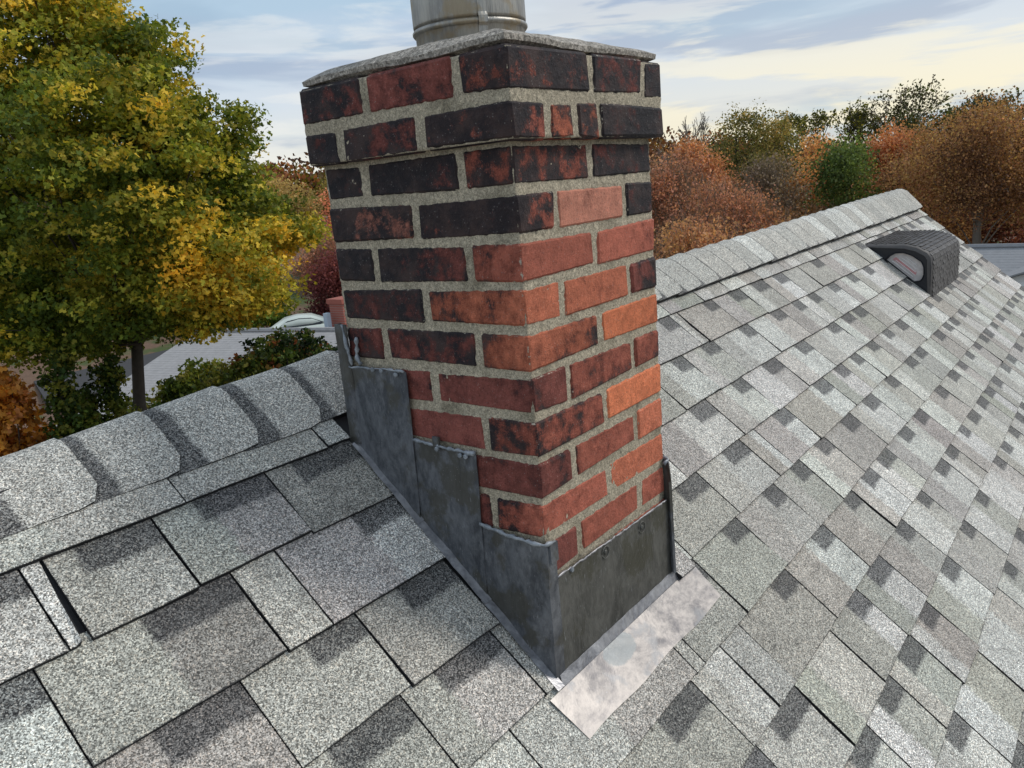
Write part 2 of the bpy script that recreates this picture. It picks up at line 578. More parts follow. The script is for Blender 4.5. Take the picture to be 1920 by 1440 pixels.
TONES = {
    'L': (0.525, 0.535, 0.524), 'M': (0.405, 0.406, 0.392), 'O': (0.375, 0.380, 0.355),
    'B': (0.378, 0.364, 0.348), 'W': (0.440, 0.434, 0.415), 'D': (0.26, 0.255, 0.245)}
BUTT = [.430, .325, .211, .101, -.006, -.122, -.235, -.348, -.462, -.572, -.684, -.795, -.907, -1.02, -1.13]
SEAMS = [
    [-.62, -.341, -.061, 1.293, 1.756, 2.054],
    [-.581, -.552, -.398, -.196, 1.285, 1.341, 1.595, 1.834, 2.059, 2.265, 2.719],
    [-.624, -.348, -.268, 1.149, 1.363, 1.642, 1.944, 2.147, 2.60],
    [-.427, -.224, -.020, .702, 1.054, 1.308, 1.582, 1.864, 2.216, 2.945],
    [-.247, -.043, .496, .754, 1.019, 1.118, 1.354, 1.721, 1.931, 2.338, 2.577],
    [-.338, -.135, .262, .296, .499, .734, .973, 1.169, 1.386, 1.649, 1.901, 2.172, 2.496],
    [.239, .366, .457, .725, .996, 1.250, 1.440, 1.881, 2.446],
    [.06, .250, .450, .676, .880, 1.081, 1.327, 1.567, 1.873],
    [.30, .53, .716, .899, 1.073, 1.349, 1.612, 1.879, 2.243],
    [.56, .795, 1.068, 1.412]] + [[] for _ in range(5)]
WIDE = {(1, -.552): .007, (0, 1.756): .006, (1, 1.341): .009, (2, 1.149): .002, (5, .734): .0015, (6, 1.25): .009, (7, .45): .006,
        (7, 1.567): .007, (1, 1.834): .008, (8, 1.073): .004, (3, 2.216): .004, (1, -.398): .002, (2, -.348): .002, (6, 2.446): .005}
LEFT_TONES = {(0, -.9): 'B', (0, -.62): 'MW', (0, -.341): 'MW', (0, -.061): 'M',
              (1, -.9): 'M', (1, -.581): 'L', (1, -.552): 'OW', (1, -.398): 'OB', (1, -.196): 'B',
              (2, -.624): 'OD', (2, -.348): 'W', (2, -.268): 'WL',
              (3, -.427): 'M', (3, -.224): 'OM', (3, -.020): 'M',
              (4, -.247): 'OW', (4, -.043): 'W', (4, .496): 'O', (4, .754): 'OM',
              (5, -.135): 'WB', (5, .262): 'M', (5, .296): 'O', (5, .499): 'O', (5, .734): 'BO',
              (6, .457): 'B', (6, .366): 'M', (6, .725): 'BL', (6, .996): 'BM', (7, .45): 'OW', (7, .250): 'W', (7, .676): 'OL',
              (7, .88): 'OL', (7, 1.081): 'BM', (8, .716): 'WO', (8, .899): 'LB', (8, 1.073): 'OL'}


def shingle_piece(x0, x1, r, ya, yb, tone, seamw=0.0012, bandw=None, tall=0.0, open_=0.0):
    """one visible shingle tab; returns vertices, faces, face materials and attributes"""
    nu = max(2, min(4, int((x1 - x0) / .05)))
    yt = ya + 0.012
    V, tcs = [], []
    rows = [(yt, 0.0006), (ya - (ya - yb) * .45, 0.0036 + tall * .5), (yb, 0.0068 + tall)]
    sk = random.uniform(-.0016, .0016)
    sk2 = random.uniform(-.0014, .0014)
    for j, (y, wo) in enumerate(rows):
        for i in range(nu + 1):
            x = x0 + seamw + (x1 - x0 - seamw * 2 - open_ * (j / 2)) * i / nu
            dy = 0 if j < 2 else sk + sk2 * (i / nu) + random.uniform(-.0006, .0006)
            dw = 0 if j == 0 else random.uniform(-.0005, .0007)
            if open_ and i == nu and j == 2:
                dw += .006
            V.append(roofp(x, y + dy, wo + dw))
            tcs.append((x, (ya - y) * CN, 0))
    nt = len(V)
    F = grid_faces(nu, 2)
    # orient upwards: rows go down slope, so flip
    F = [f[::-1] for f in F]
    FM = [0] * len(F)
    # skirt to the underside
    lo = []
    def low(idx, wo):
        p = V[idx]
        y = p[1]
        lo.append(len(V))
        q = np.array(p) - NRM * ((p - roofp(p[0], y, 0)) @ NRM - wo)
        V.append(q)
        tcs.append(tcs[idx])
        return len(V) - 1
    path = [0, nu + 1, 2 * (nu + 1)] + [2 * (nu + 1) + i for i in range(1, nu + 1)] + [2 * nu + 1, nu]
    lows = [low(k, -0.003) for k in path]
    for a in range(len(path) - 1):
        F.append((path[a], path[a + 1], lows[a + 1], lows[a])[::-1])
        FM.append(1)
    ca = TONES[tone[0]]
    cb = TONES[tone[1]] if len(tone) > 1 else ca
    sc = random.uniform(.90, 1.08)
    jit = lambda c: tuple(v * sc * w_ * random.uniform(.98, 1.02) for v, w_ in zip(c, (1.035, 1.01, .945)))
    split = x0 + (x1 - x0) * random.choice((.35, .42, .5, .6)) if len(tone) > 1 else 99
    band = (x1 - bandw, x1 + .01, random.uniform(.042, .052)) if bandw else (50, 50, 0)
    if bandw:
        band = (band[0], band[1], band[2])
    nV = len(V)
    at = {'tcoord': ('FLOAT_VECTOR', np.array(tcs)), 'band': ('FLOAT_VECTOR', np.tile(band, (nV, 1))),
          'col_a': ('FLOAT_COLOR', np.tile(jit(ca), (nV, 1))), 'col_b': ('FLOAT_COLOR', np.tile(jit(cb), (nV, 1))), 'split': ('FLOAT', np.full(nV, split)),
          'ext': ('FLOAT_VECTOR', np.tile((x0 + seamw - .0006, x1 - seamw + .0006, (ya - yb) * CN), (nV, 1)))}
    return V, F, FM, at


def in_view(x, y):
    if y > -0.04:
        xl = -.70 + (.256 - y) / .293 * .53 if y < .256 else -.72
    else:
        xl = -.17 + (-.037 - y) / .56 * 1.0
    if y > -.145:
        xr = 5.1
    else:
        xr = .83 + (y + .6) / .455 * 4.1 * max(0, 1 - .35 * (1 - (y + .6) / .455))
    return xl - .12 < x < xr + .15 and y > -.66


def fill(lst, lo, hi):
    pts = sorted(p for p in lst if lo < p < hi)
    pts = [lo] + pts + [hi]
    out_ = [lo]
    for a, b_ in zip(pts, pts[1:]):
        g = b_ - a
        if g > .40:
            x = a
            while b_ - x > .38:
                x += random.uniform(.14, .27)
                out_.append(x)
        out_.append(b_)
    return sorted(set(out_))


stuff = dict(V=[], F=[], FM=[], at={k: [] for k in ('tcoord', 'band', 'col_a', 'col_b', 'split', 'ext')})
n_sh = 0
prev = .495
for r, yb in enumerate(BUTT):
    ya = prev
    prev = yb
    # the chimney interrupts the upper rows
    segs = [(-1.6, -0.006), (0.412, 5.004)] if yb >= -0.01 else [(-1.6, 5.004)]
    for lo, hi in segs:
        xs = fill(SEAMS[r], lo, hi)
        for a, b_ in zip(xs, xs[1:]):
            if b_ - a < .015:
                continue
            key = min((k for k in LEFT_TONES if k[0] == r), key=lambda k: abs(k[1] - a), default=None)
            if key and abs(key[1] - a) < .01:
                tone = LEFT_TONES[key]
            else:
                tone = random.choice(['ML', 'OL', 'BL', 'M', 'O', 'LW', 'LM', 'LO', 'LB', 'ML', 'BL', 'B', 'WL', 'LM', 'MO'])
            wd = 0.0
            for (rr, sx), g in WIDE.items():
                if rr == r and abs(sx - b_) < .004:
                    wd = g
            bw = None
            if b_ - a > .1 and random.random() < .88 and r > 0:
                bw = random.uniform(.075, .12) if a > .3 else random.uniform(.09, .15)
                bw = min(bw, (b_ - a) * .75)
            wd *= 1.7
            if r == 1 and a < -.6:
                tone = 'MW'
            V, F, FM, at = shingle_piece(a, b_, r, ya, yb, tone, (.0009 if a < .45 else .0014) + .0008 * random.random(), bw, tall=0 if (r == 5 and -.2 < a < .45) else random.choice((0, 0, .0015, .003)), open_=wd)
            cx, cy = (a + b_) / 2, (ya + yb) / 2
            if in_view(cx, cy) and n_sh < 300:
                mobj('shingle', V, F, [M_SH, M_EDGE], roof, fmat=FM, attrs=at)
                n_sh += 1
            else:
                b0 = len(stuff['V'])
                stuff['V'] += list(V)
                stuff['F'] += [tuple(i + b0 for i in f) for f in F]
                stuff['FM'] += FM
                for k in stuff['at']:
                    stuff['at'][k].append(at[k][1])
print('shingle objects', n_sh)
types = {'tcoord': 'FLOAT_VECTOR', 'band': 'FLOAT_VECTOR', 'col_a': 'FLOAT_COLOR', 'col_b': 'FLOAT_COLOR', 'split': 'FLOAT', 'ext': 'FLOAT_VECTOR'}
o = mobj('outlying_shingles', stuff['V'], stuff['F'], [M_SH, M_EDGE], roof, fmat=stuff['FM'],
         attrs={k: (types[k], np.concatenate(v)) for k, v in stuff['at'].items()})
tag(o, kind='stuff')
# plain granule sheet further down and to the left, out of the picture
mb = MB()
mb.add([roofp(XL, EAVE, .0015), roofp(XR, EAVE, .0015), roofp(XR, -1.12, .0015), roofp(XL, -1.12, .0015)], [(0, 1, 2, 3)])
mb.add([roofp(XL, -1.12, .0015), roofp(-1.59, -1.12, .0015), roofp(-1.59, .58, .0015), roofp(XL, .58, .0015)], [(0, 1, 2, 3)])
mb.build('lower_roof_field', M_SH, roof, attrs={'tcoord': ('FLOAT_VECTOR', (0, 1, 0)), 'band': ('FLOAT_VECTOR', (50, 50, 0)),
         'col_a': ('FLOAT_COLOR', TONES['M']), 'col_b': ('FLOAT_COLOR', TONES['M']), 'split': ('FLOAT', 99)})


# ridge cap shingles
def ridge_adj(x):
    xs = [-2, -.5, -.16, .15, 1.5, 2.6, 3.6, 4.5, 5.1]
    zs = [-.03, -.024, -.008, -.006, -.012, -.001, .010, .020, .024]
    return float(np.interp(x, xs, zs))


def lift(x):
    return float(np.interp(x, [-1, 0, .45, 1.3, 2.2, 4, 5], [.002, .003, .009, .015, .018, .026, .026]))


def cap_point(x, s, wo):
    """s: signed slope distance from the ridge, front side negative; rounded over the ridge"""
    R = 0.05
    ang = math.atan(K)
    arc = R * ang
    if abs(s) < arc:
        th = s / R
        y = RIDGE_Y + R * math.sin(th)
        z = math.cos(th) * R - R
        nrm = np.array([0, math.sin(th), math.cos(th)])
    else:
        sg = 1 if s > 0 else -1
        rest = abs(s) - arc
        y = RIDGE_Y + sg * (R * math.sin(ang) + rest * COSP)
        z = R * math.cos(ang) - R - rest * SINP
        nrm = np.array([0, sg * SINP, COSP])
    # crown height: plane apex lowered by the rounding
    z0 = -0.86 + K * RIDGE_Y - R * (1 / math.cos(ang) - 1)
    f = max(0, 1 - max(0, (abs(s) - .02) / .12))
    return np.array([x, y, z0 + z + ridge_adj(x) * f]) + nrm * (wo + lift(x))


CAP_EXP = .137
cap_x = [-.434 - CAP_EXP * k for k in (3, 2, 1)] + [-.434, -.300, -.154, -.017]
x = -.017
while x < 5.0 - .05:
    x += random.uniform(.128, .142)
    cap_x.append(min(x, 5.03))
for i, xe in enumerate(cap_x):
    # cap i is exposed from the previous butt to its own butt xe; it lies on the next one
    xs0 = (cap_x[i - 1] if i else xe - CAP_EXP) - .045
    segs = [-.162, -.13, -.09, -.055, -.03, -.01, .01, .03, .055, .09, .15]
    near = xe < .1
    nu = 4
    V, tcs = [], []
    jy = random.uniform(-.002, .003)
    for j in range(nu + 1):
        for k, s in enumerate(segs):
            xx = xs0 + (xe - xs0) * j / nu
            ss = s
            if j == nu and k == 0:
                xx -= .020                  # rounded corner
            if j == nu and k == 1:
                xx -= .003
            if k == 0:
                ss += jy + random.uniform(-.0008, .0008)
                if j == nu:
                    ss += .004
            wo = .001 + (.0048 if near else .0100) * (j / nu)
            if j == nu:
                wo += random.uniform(-.0003, .0012)
            xx += 0.0 if j == 0 else random.uniform(-.0008, .0008)
            V.append(cap_point(xx, ss, wo))
            tcs.append((ss + 10, xx - (xs0 + .045) if near or True else 0, 0))
    ns = len(segs)
    F = []
    for j in range(nu):
        for k in range(ns - 1):
            F.append((j * ns + k, (j + 1) * ns + k, (j + 1) * ns + k + 1, j * ns + k + 1))
    FM = [0] * len(F)
    path = [j * ns for j in range(nu + 1)] + [nu * ns + k for k in range(1, ns)]
    b0 = len(V)
    for p_ in path:
        q = V[p_].copy()
        s = segs[p_ % ns]
        nn = np.array([0, -SINP if s < -.03 else (SINP if s > .03 else 0), COSP])
        V.append(q - nn * ((.0052 if p_ >= nu * ns else .0068) if near else (.008 if p_ > nu * ns else .0135)))
        tcs.append(tcs[p_])
    for a in range(len(path) - 1):
        F.append((path[a], b0 + a, b0 + a + 1, path[a + 1]))
        FM.append(1)
    t = random.choice(['W', 'M', 'W', 'L'] if near else ['W', 'M', 'M', 'L'])
    sc = random.uniform(1.02, 1.15)
    ca = tuple(v * sc * w_ for v, w_ in zip(TONES[t], (1.0, .985, .92)))
    dw = random.uniform(.022, .032) if near else random.uniform(.014, .024)
    # tcoord.y runs along the ridge, so the dark strip sits beside the butt of the neighbour
    mobj('ridge_cap_shingle', V, F, [M_SH, M_EDGE], roof, fmat=FM, smooth=False,
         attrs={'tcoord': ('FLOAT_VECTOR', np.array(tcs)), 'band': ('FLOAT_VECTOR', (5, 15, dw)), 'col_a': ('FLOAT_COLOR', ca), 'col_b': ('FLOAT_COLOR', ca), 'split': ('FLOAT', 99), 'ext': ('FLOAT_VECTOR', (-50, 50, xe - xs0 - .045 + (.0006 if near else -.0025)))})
# dark underside closing the gap below the caps
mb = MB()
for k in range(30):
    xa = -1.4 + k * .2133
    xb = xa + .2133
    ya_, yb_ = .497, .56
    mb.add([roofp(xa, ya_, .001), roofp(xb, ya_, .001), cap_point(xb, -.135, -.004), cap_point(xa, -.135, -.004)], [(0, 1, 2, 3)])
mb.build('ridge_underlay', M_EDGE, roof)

# ------------------------------------------------------------------ chimney
W, L = 0.4060, 0.4059
chim = empty('chimney', (.203, .203, -1.0), 'square red brick chimney with soot blackened bricks, lead flashing and a steel flue', 'chimney')
HC = 0.0677
RED = {'o': s2l(206, 112, 76), 'r': s2l(184, 98, 74), 'p': s2l(202, 128, 102), 'm': s2l(146, 78, 66), 'd': s2l(134, 74, 64), 'b': s2l(222, 120, 72)}


def brick(lo, hi, soots, red, lab=None):
    """beveled brick; soots = (far end of left face, near corner, right face far end) weights by x and y"""
    lo = np.array(lo, float)
    hi = np.array(hi, float)
    c = (lo + hi) / 2
    h = (hi - lo) / 2
    bv = 0.0042
    V = []
    for sx in (-1, 1):
        for sy in (-1, 1):
            for sz in (-1, 1):
                j = np.array([random.uniform(-.0011, .0011) for _ in range(3)])
                s = np.array([sx, sy, sz])
                p = s * h + j
                b1 = bv * random.uniform(.6, 1.7)
                for ax in range(3):
                    q = p.copy()
                    for a2 in range(3):
                        if a2 != ax:
                            q[a2] -= s[a2] * b1
                    V.append(c + q)
    idx = lambda sx, sy, sz, ax: ((sx * 2 + sy) * 2 + sz) * 3 + ax
    F = []
    for ax in range(3):
        for s in (0, 1):
            o1, o2 = [a for a in range(3) if a != ax]
            f = []
            for (u, v) in ((0, 0), (1, 0), (1, 1), (0, 1)):
                t = [0, 0, 0]
                t[ax] = s
                t[o1] = u
                t[o2] = v
                f.append(idx(*t, ax))
            # outward winding
            flip = (s == 0) ^ (ax == 1)
            F.append(tuple(f[::-1]) if flip else tuple(f))
    for ax in range(3):                       # edges parallel to ax
        o1, o2 = [a for a in range(3) if a != ax]
        for u in (0, 1):
            for v in (0, 1):
                t0 = [0, 0, 0]
                t1 = [0, 0, 0]
                t1[ax] = 1
                t0[o1] = t1[o1] = u
                t0[o2] = t1[o2] = v
                f = (idx(*t0, o1), idx(*t1, o1), idx(*t1, o2), idx(*t0, o2))
                F.append(f)
    for sx in (0, 1):
        for sy in (0, 1):
            for sz in (0, 1):
                F.append((idx(sx, sy, sz, 0), idx(sx, sy, sz, 1), idx(sx, sy, sz, 2)))
    V = np.array(V)
    # fix winding of bevel faces by testing against the centre
    G = []
    for f in F:
        p = V[list(f)]
        nrm = np.cross(p[1] - p[0], p[2] - p[0])
        if nrm @ (p.mean(0) - c) < 0:
            f = tuple(f[::-1])
        G.append(f)
    sx = (V[:, 0] - lo[0]) / (hi[0] - lo[0])
    sy = (V[:, 1] - lo[1]) / (hi[1] - lo[1])
    sl, sc_, sr = soots
    left = sc_ + (sl - sc_) * sy
    rightv = sc_ + (sr - sc_) * sx
    nearx = (V[:, 0] - lo[0]) < (V[:, 1] - lo[1])
    soot = np.where(nearx, left, rightv)
    k = random.uniform(.85, 1.12)
    g_ = sum(RED[red]) / 3
    rc = tuple((.90 * v + .10 * g_) * k for v in RED[red])
    o = mobj('brick', V, G, M_BRICK, chim, origin=c, attrs={'soot': ('FLOAT', soot), 'half': ('FLOAT_VECTOR', h + .0006), 'red': ('FLOAT_COLOR', rc)})
    return o


# course table: brick ends along the left face (Y, from far to near) and along the right face (X)
JT = 0.0112
BL = (W - JT) / 2
BW = (W - 2 * JT - BL) / 2
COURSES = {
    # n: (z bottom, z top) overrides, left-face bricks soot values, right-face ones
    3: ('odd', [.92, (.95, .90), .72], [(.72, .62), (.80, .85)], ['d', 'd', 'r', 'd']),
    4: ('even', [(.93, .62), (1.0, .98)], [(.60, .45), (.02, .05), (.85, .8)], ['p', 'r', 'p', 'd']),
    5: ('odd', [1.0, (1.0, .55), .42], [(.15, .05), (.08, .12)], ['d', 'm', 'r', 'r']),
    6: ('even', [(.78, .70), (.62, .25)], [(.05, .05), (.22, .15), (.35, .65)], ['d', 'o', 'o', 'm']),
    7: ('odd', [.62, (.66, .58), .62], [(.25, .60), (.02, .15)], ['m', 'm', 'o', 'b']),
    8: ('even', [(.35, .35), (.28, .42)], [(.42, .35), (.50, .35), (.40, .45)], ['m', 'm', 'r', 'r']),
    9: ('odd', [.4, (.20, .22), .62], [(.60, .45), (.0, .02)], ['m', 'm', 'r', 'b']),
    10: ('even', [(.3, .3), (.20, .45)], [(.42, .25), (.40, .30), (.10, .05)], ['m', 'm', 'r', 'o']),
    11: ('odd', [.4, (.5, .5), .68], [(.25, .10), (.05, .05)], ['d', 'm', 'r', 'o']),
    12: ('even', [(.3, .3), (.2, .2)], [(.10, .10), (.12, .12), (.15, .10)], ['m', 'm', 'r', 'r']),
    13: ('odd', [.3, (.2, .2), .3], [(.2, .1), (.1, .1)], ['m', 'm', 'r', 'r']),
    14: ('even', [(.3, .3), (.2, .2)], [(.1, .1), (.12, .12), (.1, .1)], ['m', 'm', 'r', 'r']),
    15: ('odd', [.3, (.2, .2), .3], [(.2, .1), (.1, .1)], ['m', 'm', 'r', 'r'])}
for n_, (typ, ls, rs, reds) in COURSES.items():
    z0 = -(n_ - 2) * HC + (.0012 if n_ == 3 else 0)
    z1 = z0 + .0567
    jz = lambda: random.uniform(-.001, .001)
    pr = lambda: random.uniform(-.0016, .0014)
    if typ == 'odd':
        # right face: two stretchers (corner one first); left face: half, stretcher, half (end of the corner brick)
        s = rs[0]
        brick((pr(), pr(), z0), (BL, BW, z1), (ls[2], s[0], s[1]), reds[2])
        s = rs[1]
        brick((BL + JT, pr(), z0 + jz()), (L + pr(), BW, z1), (s[0], s[0], s[1]), reds[3])
        s = ls[1]
        brick((pr(), BW + JT, z0 + jz()), (BW, BW + JT + BL, z1), (s[0], s[1], .5), reds[1])
        brick((pr(), W - BW, z0 + jz()), (BL, W + pr(), z1), (ls[0], ls[0], .4), reds[0])
        brick((BL + JT, W - BW, z0), (L, W, z1), (.3, .3, .3), 'r')
        brick((L - BW, BW + JT, z0), (L, BW + JT + BL, z1), (.3, .3, .3), 'r')
    else:
        s = ls[1]
        brick((pr(), pr(), z0), (BW, BL, z1), (s[0], s[1], rs[0][1]), reds[1])
        s = ls[0]
        brick((pr(), BL + JT, z0 + jz()), (BW, W + pr(), z1), (s[0], s[1], .5), reds[0])
        s = rs[1]
        brick((BW + JT, pr(), z0 + jz()), (BW + JT + BL, BW, z1), (s[0], s[0], s[1]), reds[2])
        s = rs[2]
        brick((L - BW, pr(), z0 + jz()), (L + pr(), BL, z1), (s[0], s[0], s[1]), reds[3])
        brick((BW + JT, W - BW, z0), (BW + JT + BL, W, z1), (.3, .3, .3), 'r')
        brick((L - BW, BL + JT, z0), (L, W, z1), (.3, .3, .3), 'r')

# corbelled head, two courses
OH = 0.018
D2 = .0925
# course 2, left face from far (y high) to near, widths read from the wall
z0, z1 = -.0058, .0475
A, B = -OH, W + OH
yq = [B, B - .082, B - .094, B - .262, B - .274]
brick((A, yq[1], z0), (A + .19, yq[0], z1), (1.0, .98, .6), 'd')
brick((A + .001, yq[3], z0), (A + D2, yq[2], z1), (.85, .62, .6), 'm')
brick((A, A, z0), (A + .082, yq[4], z1), (.92, .98, .60), 'r')
xq = A + .082 + .012
brick((xq, A + .001, z0 + .001), (xq + .062, A + D2, z1), (.55, .45, .80), 'o')
xq += .062 + .009
brick((xq, A, z0), (xq + .058, A + D2, z1), (.6, .7, .30), 'o')
xq += .058 + .010
brick((xq, A - .0012, z0), (L + OH, A + D2, z1), (.85, .85, .80), 'd')
# course 1
z0, z1 = .0610, .1190
brick((A, B - .152, z0), (A + D2, B, z1), (.78, .82, .7), 'm')
brick((A, B - .152 - .012 - .178, z0), (A + D2, B - .164, z1), (.38, .40, .5), 'm')
brick((A, A, z0), (A + .204, B - .164 - .178 - .012, z1), (.75, .80, .88), 'r')
brick((A + .216, A, z0), (A + .37, A + D2, z1), (.7, .68, .72), 'm')
brick((A + .379, A + .001, z0 - .001), (L + OH, A + .19, z1), (.85, .85, .9), 'd')
for zz0, zz1, sh in ((-.0058, .0475, 0), (.061, .119, .06)):
    xs = [A + .2, A + .2 + .1 + sh, L + OH]
    brick((xs[0], B - D2, zz0), (xs[1] - .012, B, zz1), (.5, .5, .5), 'm')
    brick((xs[1], B - D2, zz0), (xs[2], B, zz1), (.5, .5, .5), 'm')
    brick((L + OH - D2, A + .2, zz0), (L + OH, B - D2 - .012, zz1), (.5, .5, .5), 'm')

# mortar body: one rough skin a few millimetres behind the brick faces
def mortar_skin(x0, x1, y0, y1, z0, z1, inset, name):
    st = .0055
    V, F = [], []
    x0 += inset; y0 += inset; x1 -= inset; y1 -= inset
    per = [(x0, y0), (x1, y0), (x1, y1), (x0, y1)]
    ring = []
    for i in range(4):
        a, b_ = np.array(per[i]), np.array(per[(i + 1) % 4])
        nseg = int(np.linalg.norm(b_ - a) / st)
        for k in range(nseg):
            ring.append(a + (b_ - a) * k / nseg)
    ring = np.array(ring)
    cx, cy = (x0 + x1) / 2, (y0 + y1) / 2
    nz = int((z1 - z0) / st)
    nr = len(ring)
    allv = []
    for j in range(nz + 1):
        z = z0 + (z1 - z0) * j / nz
        d = vnoise(ring[:, 0] * 160, ring[:, 1] * 160, z * 160, 3) * .0011 + rng.uniform(-.0006, .0006, nr)
        out_ = np.zeros_like(ring)
        onx = np.abs(np.abs(ring[:, 0] - cx) - (x1 - x0) / 2) < 1e-6
        ony = np.abs(np.abs(ring[:, 1] - cy) - (y1 - y0) / 2) < 1e-6
        out_[:, 0] = np.sign(ring[:, 0] - cx) * onx
        out_[:, 1] = np.sign(ring[:, 1] - cy) * ony
        p = ring + out_ * d[:, None]
        allv.append(np.c_[p, np.full(nr, z)])
    V = np.concatenate(allv)
    for j in range(nz):
        for k in range(nr):
            F.append((j * nr + k, j * nr + (k + 1) % nr, (j + 1) * nr + (k + 1) % nr, (j + 1) * nr + k))
    F.append(tuple(nz * nr + k for k in range(nr)))
    F.append(tuple(range(nr))[::-1])
    return mobj(name, V, F, M_MORT, chim, smooth=True)


mortar_skin(0, L, 0, W, -1.05, .010, .0022, 'mortar')
mortar_skin(-OH, L + OH, -OH, W + OH, -.0035, .116, .0028, 'mortar')

# cement crown
PC = np.array([.190, .212])
PR = .0915
na = 96
V, F = [], []
def sq(t, off):
    a = 2 * math.pi * t
    dx, dy = math.cos(a), math.sin(a)
    hx = (L + 2 * OH) / 2 - off
    k_ = 1 / max(abs(dx), abs(dy))
    return np.array([.203 + dx * k_ * hx, .203 + dy * k_ * hx])
rings = []
prof = [(0.0, .1210, .014), (0.0, .1240, .004), (0.0, .1318, .003), (.04, .1370, .006), (.25, .146, 0), (.55, .155, 0), (.85, .1625, 0), (1.0, .168, 0)]
for j, (f, z, off) in enumerate(prof):
    for i in range(na):
        a = 2 * math.pi * i / na
        e = sq(i / na, off + (.003 + .003 * float(vnoise(i * .9, i * .31, 0, 2)) if j < 4 else 0))
        q = PC + np.array([math.cos(a), math.sin(a)]) * (PR - .002)
        p = e * (1 - f) + q * f
        z_ = z + .0011 * float(vnoise(i * 1.1, j * 1.7, 0, 5)) + (.002 * math.sin(i * .33) if 0 < j < 4 else 0) + random.uniform(-.0004, .0004)
        V.append((p[0], p[1], z_))
for j in range(len(prof) - 1):
    for i in range(na):
        F.append((j * na + i, j * na + (i + 1) % na, (j + 1) * na + (i + 1) % na, (j + 1) * na + i))
F.append(tuple(range(na))[::-1])
mobj('crown', V, F, M_CROWN, chim, smooth=False)

# steel flue
def ringpath(prof_, n=64, centre=PC):
    V, F = [], []
    for (r_, z) in prof_:
        for i in range(n):
            a = 2 * math.pi * i / n
            V.append((centre[0] + r_ * math.cos(a), centre[1] + r_ * math.sin(a), z))
    for j in range(len(prof_) - 1):
        for i in range(n):
            F.append((j * n + i, j * n + (i + 1) % n, (j + 1) * n + (i + 1) % n, (j + 1) * n + i))
    return V, F
V, F = ringpath([(PR, .145), (PR, .184), (PR + .0005, .1845), (PR + .003, .1855), (PR + .0048, .188), (PR + .0048, .191), (PR + .003, .1935), (PR + .0002, .1945), (PR + .0002, .1957)])
fl = mobj('flue_pipe', V, F, M_STEEL, chim, smooth=True)
V, F = ringpath([(PR - .002, .1957), (PR + .0022, .1960), (PR + .0028, .200), (PR + .0028, .52), (PR - .002, .52), (PR - .004, .30)])
mobj('flue_sleeve', V, F, M_STEEL, chim, smooth=True)
# seam strap facing the camera
a = math.atan2(CAM.y - PC[1], CAM.x - PC[0]) + math.radians(13)
mb = MB()
t_ = Vector((-math.sin(a), math.cos(a), 0))
rr_ = Vector((math.cos(a), math.sin(a), 0))
prof2 = [(PR + .001, .155), (PR + .0025, .181), (PR + .0075, .1855), (PR + .0075, .1955), (PR + .0045, .201), (PR + .0045, .236)]
pc = Vector((PC[0], PC[1], 0))
V = []
for r_, z in prof2:
    for w_ in (-.0072, .0072):
        V.append(pc + rr_ * r_ + t_ * w_ + Vector((0, 0, z)))
nn = len(V)
V += [v - rr_ * .0025 for v in V]
F = []
for j in range(len(prof2) - 1):
    F.append((2 * j, 2 * j + 1, 2 * j + 3, 2 * j + 2))
    F.append((2 * j, 2 * j + 2, nn + 2 * j + 2, nn + 2 * j))
    F.append((2 * j + 1, nn + 2 * j + 1, nn + 2 * j + 3, 2 * j + 3))
F.append((nn - 2, nn - 1, 2 * nn - 1, 2 * nn - 2))
mobj('flue_strap', V, F, M_STEEL, chim)


# flashing sheets: bilinear patch of four corners with waviness, turned into a thin slab
def sheet(name, c4, nrm, m, th=.0014, wav=.0012, nu=14, nv=14, parent=None, seed=1, edge_top=0.0, fn=None):
    c4 = [np.array(c_, float) for c_ in c4]        # bottom-left, bottom-right, top-right, top-left
    nrm = np.array(nrm, float)
    V = []
    for j in range(nv + 1):
        for i in range(nu + 1):
            u, v = i / nu, j / nv
            p = (c4[0] * (1 - u) + c4[1] * u) * (1 - v) + (c4[3] * (1 - u) + c4[2] * u) * v
            d = wav * float(vnoise(p[0] * 38 + p[1] * 29, p[2] * 33, p[1] * 21, seed)) + wav * .3 * float(vnoise(p[0] * 120, p[2] * 110 + p[1] * 90, 0, seed + 2))
            if j == nv:
                d += edge_top + random.uniform(-.0005, .0008)
                p = p + np.array([0, 0, random.uniform(-.0012, .0012)])
            if fn:
                p = p + fn(u, v)
            V.append(p + nrm * (d + th))
    n0 = len(V)
    V += [p - nrm * th for p in V]
    F = grid_faces(nu, nv)
    a_, b_, c_ = V[0], V[1], V[nu + 1]
    if np.cross(b_ - a_, c_ - a_) @ nrm < 0:
        F = [f[::-1] for f in F]
    F2 = [tuple(i + n0 for i in f[::-1]) for f in F]
    rim = [i for i in range(nu + 1)] + [j * (nu + 1) + nu for j in range(1, nv + 1)] + [nv * (nu + 1) + i for i in range(nu - 1, -1, -1)] + [j * (nu + 1) for j in range(nv - 1, 0, -1)]
    b2 = len(V)
    V += [V[i] for i in rim] + [V[i + n0] for i in rim]
    nr_ = len(rim)
    F3 = [(b2 + k, b2 + (k + 1) % nr_, b2 + nr_ + (k + 1) % nr_, b2 + nr_ + k) for k in range(nr_)]
    return mobj(name, V, F + F2 + F3, m, parent or chim, smooth=True)


def rz(y, w_=0.0):
    return -0.86 + K * y + w_


